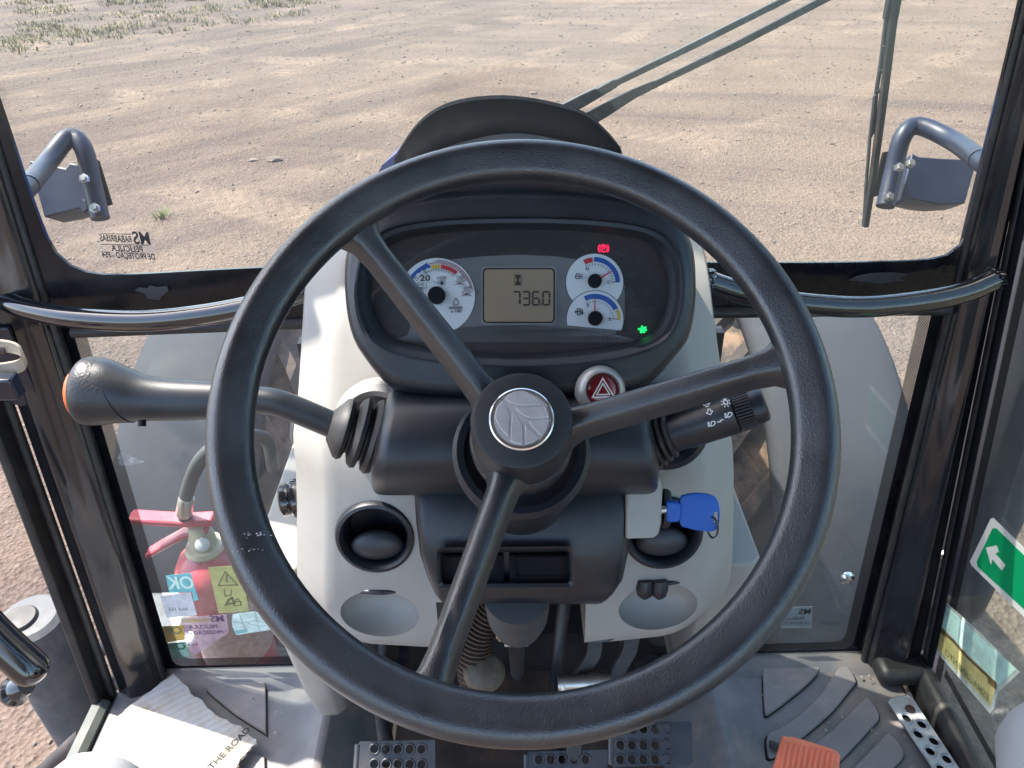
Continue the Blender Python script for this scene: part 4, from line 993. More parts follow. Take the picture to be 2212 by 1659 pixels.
mid = [a.lerp(b_, .5)+V((0, .006, -.006)) for a, b_ in zip(cB, cV)]
v, f = loft(rows, False); mk('hood_top', v, f, M['soft_black'], pod, smooth=50, solid=.002)
v, f = loft([cB, mid, cV, cW, cX], False); mk('visor', v, f, M['matte_black'], pod, smooth=40, solid=.002)

# ---- instrument cluster
cl = thing('instrument_cluster', 'lit tractor instrument cluster with dials and tan display', 'instrument cluster', CL.hit(1120, 740))
def K(zx, zy): return ((1300+zx/1.7556)*.57604, (800+zy/1.7556)*.57604)
def kp(zx, zy, w_=0): return CL.hit(*K(zx, zy), w_)
def kpoly(name, pts, w_, mat, par, th=.0004, **k): return slab(name, [kp(x, y, w_) for x, y in pts], CL.z, th, mat, par, **k)
FB = -.0048
gg = lerp2(g2, [(1121, 630)]*NP, -.03)
slab('face', [CL.hit(x, y, FB-.001) for x, y in gg], CL.z, .0008, M['cluster_face'], cl)
W1 = FB+.0002
kpoly('grey_band', [(300, 840), (430, 792), (600, 762), (850, 743), (1130, 735), (1400, 748), (1600, 770), (1800, 805), (1940, 845), (1935, 850), (1790, 815), (1760, 805), (1830, 700), (1830, 480), (1760, 400), (1600, 316), (1380, 284), (1130, 274), (900, 282), (720, 300), (560, 330), (420, 420), (360, 560), (420, 745), (400, 810), (305, 846)], W1, M['cluster_grey'], cl)
def arc(cx_, cy_, r0, r1, a0, a1, n=24):
    o = [(cx_+r1*sin(R(a0+(a1-a0)*i/n)), cy_-r1*cos(R(a0+(a1-a0)*i/n))) for i in range(n+1)]
    i_ = [(cx_+r0*sin(R(a1-(a1-a0)*i/n)), cy_-r0*cos(R(a1-(a1-a0)*i/n))) for i in range(n+1)]
    return o+i_
def disc(cx_, cy_, r, ylim=9999, n=64, a0=0, a1=360): return [(cx_+r*sin(R(a0+(a1-a0)*i/n)), min(ylim, cy_-r*cos(R(a0+(a1-a0)*i/n)))) for i in range(n if a1-a0 >= 360 else n+1)]
W2, W3, W4 = FB+.0008, FB+.0014, FB+.0020
def klines(name, segs, wd, mat, par, w_=None):
    w_ = w_ or W4; g_ = []
    for s_ in segs:
        a_, b_ = kp(*s_[0], w_), kp(*s_[1], w_); d = (b_-a_).normalized(); n_ = CL.z.cross(d)*wd/2
        vv = [a_-n_, b_-n_, b_+n_, a_+n_]; g_.append((vv+[p+CL.z*.0003 for p in vv], [(0, 1, 2, 3), (4, 5, 6, 7), (0, 1, 5, 4), (1, 2, 6, 5), (2, 3, 7, 6), (3, 0, 4, 7)]))
    v, f = join(*g_); return mk(name, v, f, mat, par)
def ticks(cx_, cy_, r0, r1, a0, a1, n): return [((cx_+r0*sin(R(a)), cy_-r0*cos(R(a))), (cx_+r1*sin(R(a)), cy_-r1*cos(R(a)))) for a in [a0+(a1-a0)*i/n for i in range(n+1)]]
def poly(*p): return list(zip(p, p[1:]))
KU = (kp(700, 500)-kp(600, 500)).length/100     # metres per survey unit
CX, CY = CL.x, CL.y
def ktext(s_, x, y, size, par, mat=None, bold=0, sx=1.0): return text('print', s_, kp(x, y, W4), CX, CY, size*KU*1.38, mat or M['black_print'], par, bold=bold, sx=sx)
# tachometer
tc = kpoly('tachometer', disc(595, 545, 250, 764), W2, M['dial'], cl)
kpoly('dial_edge', arc(595, 545, 250, 255, -125, 124, 60), W2, M['grey_print'], tc)
kpoly('blue_arc', [(400, 432), (425, 405), (470, 362), (530, 325), (533, 340), (548, 338), (550, 360), (525, 363), (520, 372), (490, 378), (487, 388), (465, 395), (420, 452)], W3, M['blue_print'], tc)
kpoly('yellow_arc', arc(595, 545, 183, 207, -11, 5), W3, M['yellow_print'], tc)
kpoly('red_arc', arc(595, 545, 183, 210, 8, 40), W3, M['red_print'], tc)
kpoly('thin_arc', arc(595, 545, 217, 220, -14, 62), W3, M['darkred_print'], tc)
kpoly('thin_arc', arc(595, 545, 226, 229, -5, 76), W3, M['darkred_print'], tc)
kpoly('thin_arc', arc(595, 545, 235, 238, 0, 82), W3, M['darkred_print'], tc)
klines('ticks', ticks(595, 545, 166, 180, -64, 38, 18), .0005, M['black_print'], tc)
klines('ticks', [((412, 455), (440, 462)), ((425, 430), (440, 448)), ((440, 412), (455, 430)), ((500, 365), (528, 402))], .0005, M['black_print'], tc)
ktext('20', 516, 428, 40, tc, bold=.0006, sx=1.25); ktext('540', 486, 468, 24, tc); ktext('1000', 624, 426, 24, tc)
ktext('540', 746, 422, 24, tc); ktext('1000', 788, 493, 24, tc); ktext('n/min', 718, 620, 25, tc, bold=.0003, sx=1.15); ktext('x 100', 720, 645, 20, tc, bold=.0003, sx=1.15)
ktext('0', 598, 690, 40, tc, bold=.0006, sx=1.2)
klines('pictogram', poly((524, 455), (524, 492), (508, 492)) + poly((465, 510), (465, 487), (507, 487), (507, 510)) + poly((568, 443), (582, 458), (604, 458)) + poly((606, 468), (606, 445), (648, 445), (648, 468)), .0004, M['black_print'], tc)
for x, y in ((486, 502), (627, 460)):
    st = []
    for k in range(16):
        r_ = 15 if k % 2 == 0 else 9; st.append((x+r_*sin(k*PI/8), y-r_*cos(k*PI/8)))
    kpoly('gear_mark', st, W3, M['black_print'], tc)
for x, y in ((746, 458), (788, 530)):
    klines('pictogram', poly((x-18, y-8), (x-18, y-20), (x+20, y-20), (x+20, y-8)) + [((x-22, y+6), (x+22, y+6)), ((x, y-12), (x, y+14))], .0004, M['black_print'], tc)
    klines('crossed_mark', [((x-36, y+16), (x+36, y-16)), ((x-36, y-12), (x+36, y+16))], .0004, M['darkred_print'], tc)
klines('pictogram', poly((712, 562), (726, 562), (726, 574), (736, 582), (734, 598), (724, 604), (712, 604), (702, 596), (702, 582), (712, 574), (712, 562)), .0006, M['black_print'], tc)
kpoly('needle', [(600, 548), (596, 556), (500, 592), (498, 586), (590, 536)], W4+.003, M['red_print'], tc)
def knob(x, y, r, par): lathe('needle_knob', kp(x, y, FB+.0012), CL.z, [(r*KU*1.02, 0), (r*KU, .005), (r*KU*.9, .0062), (0, .0064)], M['matte_black'], par, n=32)
knob(594, 543, 57, tc)
# temperature gauge
tg = kpoly('temperature_gauge', [p for p in disc(1632, 455, 188, 9999) if not (p[1] > 575 and p[0] > 1770 or p[1] > 590)] , W2, M['dial'], cl)
kpoly('dial_edge', arc(1632, 455, 188, 193, -138, 130, 60), W2, M['grey_print'], tg)
kpoly('red_arc', arc(1632, 455, 133, 165, -27, -5), W3, M['red_print'], tg)
kpoly('blue_arc', [p for p in arc(1632, 455, 137, 167, -1, 90)], W3, M['blue_print'], tg)
klines('ticks', ticks(1632, 455, 112, 126, -26, 88, 12), .0005, M['black_print'], tg)
klines('ticks', [((1748, 453), (1778, 454))], .0005, M['black_print'], tg)
ktext('H', 1584, 367, 22, tg, bold=.0002, sx=1.1); ktext('C', 1728, 455, 22, tg, bold=.0002, sx=1.1)
klines('pictogram', poly((1512, 398), (1530, 398), (1530, 404), (1538, 412), (1536, 428), (1510, 432), (1506, 414), (1512, 404), (1512, 398)) + [((1549, 395), (1549, 430)), ((1510, 415), (1536, 415))], .0007, M['black_print'], tg)
kpoly('needle', [(1640, 440), (1746, 376), (1749, 380), (1650, 452)], W4+.003, M['red_print'], tg); knob(1632, 449, 45, tg)
# fuel gauge
fg = kpoly('fuel_gauge', disc(1635, 698, 186, 9999, 50, -102, 113), W2+.0004, M['dial'], cl)
kpoly('dial_edge', arc(1635, 698, 186, 191, -102, 113, 60), W2+.0004, M['grey_print'], fg)
kpoly('blue_arc', arc(1635, 698, 135, 168, -26, 64), W3+.0003, M['blue_print'], fg)
kpoly('yellow_arc', arc(1635, 698, 148, 168, 66, 92), W3+.0003, M['yellow_print'], fg)
klines('ticks', ticks(1635, 698, 112, 126, -26, 88, 12), .0005, M['black_print'], fg)
klines('ticks', [((1755, 695), (1785, 696))], .0005, M['black_print'], fg)
ktext('F', 1590, 607, 22, fg, bold=.0002, sx=1.1); ktext('E', 1733, 697, 22, fg, bold=.0002, sx=1.1)
klines('pictogram', poly((1518, 628), (1538, 628), (1538, 668), (1518, 668), (1518, 628)) + poly((1538, 650), (1547, 650), (1548, 664), (1555, 660), (1553, 640), (1545, 630)) + [((1505, 640), (1505, 656)), ((1505, 648), (1518, 648)), ((1518, 645), (1538, 645))], .0008, M['black_print'], fg)
kpoly('needle', [(1628, 690), (1631, 558), (1635, 558), (1642, 690)], W4+.003, M['red_print'], fg); knob(1635, 694, 47, fg)
# display
def rrect(x0, y0, x1, y1, r, n=5):
    o = []
    for cx_, cy_, a0 in ((x1-r, y0+r, 0), (x1-r, y1-r, 90), (x0+r, y1-r, 180), (x0+r, y0+r, 270)):
        o += [(cx_+r*sin(R(a0+90*i/n)), cy_-r*cos(R(a0+90*i/n))) for i in range(n+1)]
    return o
kpoly('display_surround', rrect(886, 350, 1382, 735, 30), W2, P('pale_grey_surround', (.21, .225, .235), .5), cl, th=.0008)
kpoly('display_edge', rrect(896, 361, 1370, 722, 28), W2+.0010, M['matte_black'], cl)
dp = kpoly('display', rrect(905, 369, 1361, 713, 22), W2+.0016, M['lcd'], cl)
WD = W2+.0022
kpoly('hourglass_frame', [(1105, 405), (1150, 405), (1150, 409), (1109, 409), (1109, 470), (1150, 470), (1150, 474), (1105, 474)], WD, M['lcd_ink'], dp)
kpoly('hourglass_frame', [(1147, 409), (1150, 409), (1150, 470), (1147, 470)], WD, M['lcd_ink'], dp)
kpoly('hourglass', [(1111, 409), (1145, 409), (1141, 424), (1131, 440), (1141, 456), (1145, 470), (1111, 470), (1115, 456), (1125, 440), (1115, 424)], WD, M['lcd_ink'], dp)
SEG = {'7': 'abc', '3': 'abgcd', '6': 'afgedc', '0': 'abcdef'}
for i, ch in enumerate('7360'):
    x0 = 1098+i*63.5+(4 if i == 3 else 0); x1 = x0+42; y0, ym, y1 = 517, 560, 603
    sg = {'a': ((x0, y0), (x1, y0)), 'b': ((x1, y0+4), (x1, ym-3)), 'c': ((x1, ym+3), (x1, y1-4)), 'd': ((x0, y1), (x1, y1)), 'e': ((x0, ym+3), (x0, y1-4)), 'f': ((x0, y0+4), (x0, ym-3)), 'g': ((x0+3, ym), (x1-3, ym))}
    klines('digit', [sg[c] for c in SEG[ch]], .0016, M['lcd_ink'], dp, WD)
klines('decimal_point', [((1276, 601), (1284, 601))], .0022, M['lcd_ink'], dp, WD)
# unlit symbols
def ring_pts(x, y, r, n=12): return [(x+r*cos(2*PI*k/n), y+r*sin(2*PI*k/n)) for k in range(n+1)]
G = M['grey_print']; tw = .0006
dim = lambda segs, nm='unlit_symbol': klines(nm, segs, tw, G, cl, W2)
dim(poly(*ring_pts(1578, 222, 17)) + poly((1556, 205), (1550, 222), (1556, 240)) + poly((1600, 205), (1606, 222), (1600, 240)) + poly((1536, 212), (1536, 232), (1547, 222), (1536, 212)) + [((1578, 212), (1578, 228))])
dim(poly((1805, 240), (1830, 240), (1838, 255), (1835, 272), (1808, 275), (1800, 262), (1805, 240)) + poly((1782, 245), (1782, 270), (1796, 258), (1782, 245)))
dim(poly((1915, 262), (1915, 300), (1950, 300), (1950, 262)) + [((1932, 268), (1932, 285)), ((1905, 310), (1960, 310))])
dim(poly(*ring_pts(1880, 408, 16)) + [((1845, 408), (1864, 408)), ((1896, 408), (1915, 408)), ((1870, 385), (1890, 385)), ((1880, 400), (1880, 415))])
dim(poly(*ring_pts(2000, 400, 16)) + [((1975, 425), (2025, 425))])
dim(poly(*ring_pts(1862, 535, 22)) + [((1850, 500), (1874, 500)), ((1850, 500), (1850, 512)), ((1874, 500), (1874, 512)), ((1850, 536), (1858, 530)), ((1866, 536), (1874, 530))])
dim(poly((1960, 515), (1985, 515), (1985, 502), (2010, 523), (1985, 545), (1985, 532), (1960, 532), (1960, 515)))
dim(poly((1858, 630), (1912, 630), (1912, 660), (1858, 660), (1858, 630)))
dim(poly(*ring_pts(2008, 642, 24)) + poly(*ring_pts(2008, 642, 13)) + [((1980, 642), (1972, 642)), ((2036, 642), (2044, 642))])
dim(poly((405, 270), (418, 258), (418, 265), (462, 265), (462, 258), (476, 270), (462, 284), (462, 276), (418, 276), (418, 284), (405, 270)))
dim(poly((560, 240), (578, 238), (590, 250), (580, 264), (560, 264), (560, 240)) + [((537, 238), (553, 238)), ((537, 248), (553, 248)), ((537, 258), (553, 258))])
kpoly('unlit_symbol', [(778, 824), (800, 816), (812, 808), (828, 812), (836, 826), (832, 834), (822, 830), (805, 831), (795, 836), (790, 828)], W2, P('dim_turtle', (.10, .10, .10), .6), cl)
dim(poly((1568, 862), (1568, 816), (1592, 816), (1592, 862)) + poly((1592, 830), (1606, 830), (1608, 858)) + [((1580, 826), (1580, 845))])
dim(poly((1690, 848), (1690, 808), (1716, 808), (1716, 848)) + poly((1716, 822), (1728, 822), (1730, 846)))
dim(poly(*ring_pts(310, 792, 9)) + poly(*ring_pts(292, 795, 6)) + poly((296, 785), (304, 770), (322, 770), (324, 785)) + [((340, 780), (362, 780)), ((345, 795), (362, 795))])
# lit symbols
klines('lit_brake_symbol', poly(*ring_pts(1691, 231, 24, 20)) + poly((1664, 205), (1655, 231), (1664, 257)) + poly((1718, 205), (1727, 231), (1718, 257)) + poly((1684, 247), (1684, 217), (1696, 217), (1702, 225), (1696, 233), (1684, 233)), .00075, M['glow_red'], cl, W2)
kpoly('lit_hare_symbol', [(1938, 742), (1946, 738), (1956, 752), (1968, 744), (1976, 748), (1966, 758), (1978, 764), (1974, 774), (1960, 776), (1966, 786), (1952, 788), (1944, 780), (1940, 792), (1930, 784), (1932, 770), (1916, 766), (1918, 756), (1936, 756)], W2, M['glow_green'], cl)
slab('clear_lens', [CL.hit(x, y, .0012) for x, y in lerp2(g2, i2, .1)], CL.z, .0012, M['glass_lens'], cl)

# ---- steering column covers
colm = thing('column_cover', 'black moulded steering column cover below the instrument pod', 'column cover', at_t(1110, 1200, .75))
def cover(name, prof, Lf, Rf, ss, mat, par):
    """prof: (py, depth); Lf / Rf: left and right edge as functions of py"""
    rings = []
    for s_, inset in ss:
        cy = sum(p[0] for p in prof)/len(prof); ct = max(p[1] for p in prof)
        ring = []
        for py, t0 in prof:
            y2 = cy+(py-cy)*(1-inset); tt = t0+(ct-t0)*inset*.9
            l, r_ = Lf(py), Rf(py); ring.append(at_t(l+(r_-l)*s_, y2, tt))
        rings.append(ring)
    v, f = loft(rings); return mk(name, v, f, mat, par, smooth=45)
def lin(*pts):
    def fn(y):
        for (a, b_), (c, d) in zip(pts, pts[1:]):
            if y <= c: return b_+(d-b_)*max(0, (y-a))/(c-a)
        return pts[-1][1]
    return fn
ss = [(0, .13), (.008, .05), (.022, .015), (.05, 0), (.3, 0), (.5, 0), (.7, 0), (.95, 0), (.978, .015), (.992, .05), (1, .13)]
pr1 = [(842, .735), (848, .715), (862, .700), (890, .686), (940, .676), (990, .674), (1025, .680), (1048, .694), (1062, .715), (1070, .75), (1070, .86), (842, .86)]
cover('upper_wings', pr1, lin((840, 838), (900, 822), (1030, 800), (1080, 806)), lin((840, 1395), (900, 1405), (1000, 1424), (1080, 1420)), ss, M['soft_black'], colm)
pr2 = [(1020, .76), (1060, .748), (1120, .742), (1200, .746), (1260, .757), (1288, .772), (1300, .79), (1305, .82), (1305, .90), (1020, .90)]
lowc = cover('lower_cover', pr2, lin((1020, 893), (1150, 901), (1230, 912), (1290, 938), (1310, 955)), lin((1020, 1360), (1200, 1356), (1260, 1345), (1295, 1322), (1310, 1300)), ss, M['soft_black'], colm)
# switch recess
SW = Fr(at_t(1090, 1225, .742), (1, 0, 0), at_t(1090, 1185, .7435)-at_t(1090, 1265, .7555))
def swp(px, py, w_=0): return SW.hit(px, py, w_)
q0 = [(942, 1183), (1238, 1180), (1240, 1268), (946, 1270)]
def rr4(q, r, n=4):
    L = [V((*p, 0)) for p in q]; o = []
    for k in range(4):
        p0, p1, p2 = L[k-1], L[k], L[(k+1) % 4]; e0 = (p0-p1).normalized()*r; e1 = (p2-p1).normalized()*r
        for s_ in range(n+1):
            tt = s_/n; a = (1-tt)**2*(p1+e0)+2*tt*(1-tt)*p1+tt*tt*(p1+e1); o.append((a.x, a.y))
    return o
def inset(q, d):
    cx_ = sum(p[0] for p in q)/4; cy_ = sum(p[1] for p in q)/4
    return [(x+math.copysign(d, cx_-x), y+math.copysign(d, cy_-y)) for x, y in q]
e0, e1, e2, e3 = rr4(inset(q0, -5), 14), rr4(q0, 12), rr4(inset(q0, 8), 9), rr4(inset(q0, 12), 7)
cut(lowc, [loft([[swp(x, y, .05) for x, y in e2], [swp(x, y, -.016) for x, y in e2]])])
rg = lambda L, w_: [swp(x, y, w_) for x, y in L]+[swp(*L[0], w_)]
v, f = loft([rg(e0, -.004), rg(e0, .001), rg(e1, .0035), rg(e2, .001), rg(e3, -.013)], False)
mk('switch_frame', v, f, M['soft_black'], colm, smooth=60)
for xa, xb in ((958, 1088), (1100, 1228)):
    q = [(xa, 1194), (xb, 1193), (xb+2, 1258), (xa+2, 1259)]
    bk = slab('switch_blank', [swp(x, y, -.014) for x, y in q], SW.z, .006, M['matte_black'], colm, bevel=.001)
    qi = inset(q, 13); qo = inset(q, 10)
    v, f = loft([rg(qo, -.0085), rg(qo, -.006), rg(qi, -.006), rg(qi, -.0085)], False); mk('blank_ridge', v, f, M['matte_black'], bk)
# central tower around the shaft
WN = R(54); AX = V((0, -cos(WN), sin(WN)))        # steering axis towards the driver
WC = at_t(1127, 874, .53)                          # wheel centre, rim plane
WF = Fr(WC, (1, 0, 0), (0, sin(WN), cos(WN)))
lathe('shaft_tower', WC, AX, [(.050, -.30), (.052, -.20), (.056, -.155), (.058, -.135), (.058, -.122), (.054, -.117), (.048, -.119), (.046, -.14), (.02, -.14)], M['soft_black'], colm, n=48)
lathe('shaft_shroud', at_t(1118, 1325, .86), (0, .30, -.95), [(.0, -.06), (.036, -.06), (.034, 0), (.028, .03), (.016, .048), (0, .05)], P('grey_shroud', (.055, .058, .060), .55), colm, n=32)
# column universal joint
uj = thing('steering_joint', 'zinc plated universal joint under the steering column', 'joint', at_t(1115, 1370, .95))
c = at_t(1115, 1367, .95)
for sx_ in (-1, 1):
    lathe('bolt_head', c+V((sx_*.018, 0, 0)), (sx_, 0, 0), [(0, 0), (.010, 0), (.010, .004), (.007, .004), (.007, .007), (0, .007)], M['zinc'], uj, n=6)
    box('yoke', c+V((sx_*.014, .004, .006)), .004, .02, .034, M['zinc'], uj, bevel=.001)
tube('cross_pin', [c-V((.022, 0, 0)), c+V((.022, 0, 0))], .0055, M['zinc'], uj, n=12)
box('clamp_plate', c+V((0, -.002, -.014)), .03, .014, .004, M['zinc'], uj, bevel=.001)
tube('lower_shaft', [c+V((0, .005, -.005)), c+V((0, .12, -.25))], .011, M['dark_metal'], uj, n=14)

# ---- steering wheel
sw = thing('steering_wheel', 'large black three spoke tractor steering wheel', 'steering wheel', WC-AX*.09)
RW = .2005; rings = []
sec = [(-.0166, -.005), (-.0167, .000), (-.0158, .0040), (-.0138, .0066), (-.0110, .0082), (-.0040, .0116), (.0010, .0138), (.0045, .0146), (.0085, .0138), (.0125, .0110), (.0152, .0068), (.0165, .0015), (.0160, -.0045), (.0135, -.0095), (.0090, -.0125), (.003, -.0138), (-.004, -.0136), (-.010, -.0120), (-.0145, -.0090)]
sec = [(p.x, p.y) for p in cr([V((a, b_, 0)) for a, b_ in sec], 40, True)]
NS = 144
for i in range(NS):
    a = 2*PI*i/NS; d = WF.x*cos(a)+WF.y*sin(a)
    rings.append([WC+d*(RW+u*.93)+WF.z*h*.96 for u, h in sec])
v, f = loft(rings+[rings[0]], True, False); mk('rim', v, f, M['rim_black'], sw, smooth=180)
HT = .034                                            # hub face below the rim plane
HC = WC-AX*HT
def spoke(px0, py0, px1, py1, w0, w1):
    a_ = WF.hit(px1, py1, -.006); d_ = (a_-WC); d_.normalize()
    b0 = HC+d_*.030-AX*.036; b1 = WC+d_*(RW-.004)-AX*.006
    side = WF.z.cross(d_).normalized(); rings = []
    for i in range(13):
        u = i/12; c_ = b0.lerp(b1, u); ww = w0+(w1-w0)*u
        fl_ = 1+.9*max(0, (u-.86)/.14)**2+.5*max(0, (.12-u)/.12)**2
        nz_ = (AX-(b1-b0).normalized()*AX.dot((b1-b0).normalized())).normalized()
        ww *= fl_; hh = .0115
        rings.append([c_+side*(ww*x)+nz_*(hh*y) for x, y in ((-.46, .30), (-.36, .80), (-.22, 1.0), (.22, 1.0), (.36, .80), (.46, .30), (.58, -.8), (.46, -1.1), (-.46, -1.1), (-.58, -.8))])
    v, f = loft(rings); mk('spoke', v, f, M['rim_black'], sw, smooth=40)
spoke(1060, 850, 762, 478, .0225, .0195)
spoke(1235, 920, 1728, 765, .0225, .0215)
spoke(1080, 1040, 917, 1512, .0215, .0185)
lathe('hub', HC, AX, [(.0, .0), (.0335, .0), (.0365, -.0012), (.0378, -.0045), (.0388, -.030), (.0392, -.046), (.0380, -.050), (0, -.050)], M['hub_black'], sw, n=64)
lathe('hub_skirt', HC, AX, [(.0365, -.049), (.0400, -.051), (.0415, -.054), (.0410, -.074), (.036, -.077), (.0, -.077)], M['soft_black'], sw, n=56)
em = lathe('emblem', HC, AX, [(.0, .0012), (.0205, .0012), (.0212, .0020), (.0228, .0022), (.0238, .0014), (.0240, 0), (0, 0)], M['chrome'], sw, n=56)
lathe('emblem_plate', HC+AX*.0013, AX, [(0, 0), (.0203, 0), (.0203, .0003), (0, .0003)], M['emblem'], em, n=48)
leafs = [[(1072, 1000), (1100, 970), (1140, 955), (1190, 952), (1240, 975), (1275, 1010), (1290, 1037), (1200, 1040), (1150, 1035), (1100, 1018)],
         [(1135, 1053), (1320, 1055), (1338, 1115), (1240, 1120), (1195, 1105), (1160, 1080)],
         [(1215, 1135), (1335, 1130), (1322, 1180), (1290, 1222), (1250, 1185)],
         [(1060, 1010), (1085, 1050), (1100, 1100), (1090, 1225), (1040, 1170), (1010, 1110), (1022, 1050)],
         [(1117, 1075), (1150, 1110), (1175, 1160), (1172, 1270), (1135, 1265), (1103, 1250)],
         [(1195, 1155), (1270, 1235), (1240, 1257), (1193, 1270)]]
HF = Fr(HC+AX*.0018, WF.x, WF.y)
for L in leafs:
    q = [((x-1173)/200*.0240, -(y-1118)/186*.0240) for x, y in L]; c2 = (sum(a for a, _ in q)/len(q), sum(b_ for _, b_ in q)/len(q))
    slab('emblem_outline', [HF.p(x, y) for x, y in q], HF.z, .0005, M['emblem_line'], em, bevel=.0002)
    slab('emblem_leaf', [HF.p(c2[0]+(x-c2[0])*.90, c2[1]+(y-c2[1])*.90, .0004) for x, y in q], HF.z, .0004, M['emblem'], em)
# scuffs on the rim, lower left
M['scuff'] = film('pale_scuff', (.45, .45, .45), .55, .8, .6)
RR = random.Random(9); g_ = []
for k in range(46):
    row = k % 2; px_ = (505 if row else 525)+RR.random()*62; py_ = (1192 if row else 1158)-(px_-505)*.10+RR.gauss(0, 3.0)
    q_ = WF.hit(px_, py_, .0100); d_ = (q_-WC); rad_ = (d_-WF.z*d_.dot(WF.z)).length
    u_ = max(-.0160, min(.0160, rad_-RW)); h_ = lin((-.0166, .002), (-.0138, .0066), (-.004, .0116), (.0045, .0147), (.0125, .0111), (.0165, .002))(u_)*.96+.0001
    q_ = WC+(d_-WF.z*d_.dot(WF.z)).normalized()*rad_+WF.z*(h_+.0001)
    g_.append(pebble(q_, RR.uniform(.0003, .0009), k))
v, f = join(*g_); o_ = mk('scuff_marks', v, f, M['scuff'], sw, fix=False, kind='stuff')

# ---- shuttle lever (left)
lv = thing('shuttle_lever', 'black gear shuttle lever with orange tipped grip at left of wheel', 'lever', at_t(500, 870, .72))
TL = .715
stations = [(162, 853, 46), (164, 853, 54), (168, 851, 64), (178, 848, 76), (195, 845, 82), (220, 843, 80), (245, 845, 76), (275, 852, 68), (310, 858, 58), (350, 862, 53), (400, 864, 50), (450, 864, 47), (500, 864, 44), (540, 863, 40), (552, 862, 30), (556, 862, 14)]
def stat_ring(px, cy, h, T, n=26, fy=.8):
    c_ = at_t(px, cy, T); r_ = h/FOC*T
    up = V((0, sa, ca)); bk_ = V((0, ca, -sa)); return [c_+up*(r_*cos(2*PI*k/n))+bk_*(r_*fy*sin(2*PI*k/n)) for k in range(n)]
sA = [s_ for s_ in stations if s_[0] >= 245]; sB = [s_ for s_ in stations if s_[0] <= 250]
px_s = cr([V((s_[0], s_[1], s_[2]*.89)) for s_ in stations], 40)
ringsA = [stat_ring(p.x, p.y, p.z, TL) for p in px_s]
k0 = next(i for i, p in enumerate(px_s) if p.x > 232)
v, f = loft(ringsA[k0-1:]); mk('grip', v, f, M['soft_black'], lv, smooth=60)
# pebbled end cap, its seam slanting down to the right
def shift(ring, amt): 
    cz = sum((p.z for p in ring))/len(ring)
    return [p+V((amt*(-(p.z-cz)/.03+.35), 0, 0)) for p in ring]
cc = [V((sum(p.x for p in r_)/len(r_), sum(p.y for p in r_)/len(r_), sum(p.z for p in r_)/len(r_))) for r_ in ringsA]
capr = []
for i in range(k0+3):
    am = .014*max(0, (i-k0+5)/8); capr.append(shift([c_+(p-c_)*1.022 for p, c_ in ((p, cc[i]) for p in ringsA[i])], am))
v, f = loft(capr); mk('grip_cap', v, f, P('pebbled_black_rubber', (.014, .015, .017), .42, grain=.7, gs=420, spec=.5), lv, smooth=60)
v, f = loft([stat_ring(150, 850, 26, TL, fy=.7), stat_ring(152, 850, 38, TL, fy=.75), stat_ring(157, 850, 46, TL, fy=.78), stat_ring(172, 850, 48, TL, fy=.78)])
mk('orange_button', v, f, M['orange'], lv, smooth=60)
lathe('set_screw', at_t(307, 916, TL-.022), (0, -.6, -.8), [(0, -.004), (.0035, -.004), (.0035, .002), (.0025, .002), (0, 0)], M['matte_black'], lv, n=14)
tube('stalk', [at_t(510, 863, .715), at_t(560, 864, .715), at_t(600, 870, .716), at_t(640, 885, .72), at_t(735, 925, .73), at_t(780, 942, .735)], .0128, M['soft_black'], lv, n=18, sn=40)
a0 = at_t(722, 920, .728); a1 = at_t(815, 945, .738); ax = (a1-a0).normalized(); Lb = (a1-a0).length
lathe('rubber_boot', a0, ax, [(.0145, -.004), (.020, .0), (.0285, .006), (.0300, .010), (.028, .0135), (.022, .0155), (.022, .017), (.031, .020), (.0345, .024), (.0335, .028), (.026, .030), (.026, .032), (.034, .034), (.0365, .038), (.035, .043), (.030, .046), (.02, .055)], M['rubber'], lv, n=40)

# ---- light stalk (right)
st = thing('light_stalk', 'black light switch stalk with white symbols right of the wheel', 'stalk', at_t(1540, 905, .715))
b0 = at_t(1395, 955, .725); b1 = at_t(1650, 872, .690); ax = (b1-b0).normalized(); L = (b1-b0).length
lathe('stem', b0, ax, [(.012, 0), (.0175, .004), (.0178, L*.34), (.0186, L*.36), (.0186, L*.765), (.0175, L*.77), (0, L*.77)], M['soft_black'], st, n=44)
# ribbed ring
prof = []; x, y, a = axes_of(ax); rings = []
for h in (L*.772, L*.78, L*.905, L*.912):
    rings.append([b0+a*h+(x*cos(2*PI*k/120)+y*sin(2*PI*k/120))*((.0186 if k % 3 else .0172) if .776 < h/L < .91 else .0165) for k in range(120)])
v, f = loft(rings); mk('ribbed_ring', v, f, M['hub_black'], st, smooth=20)
lathe('tip', b0, ax, [(0, L*.90), (.0170, L*.90), (.0160, L*.985), (.0145, L*1.01), (.011, L*1.018), (0, L*1.02)], M['soft_black'], st, n=36)
b2 = at_t(1410, 958, .745)
for k in range(4):
    lathe('bellows_fold', b0+ax*(.004+.0062*k), ax, [(.014, -.0035), (.0285-.0022*k, -.001), (.0290-.0022*k, .0005), (.0285-.0022*k, .002), (.014, .0045)], M['rubber'], st, n=36)
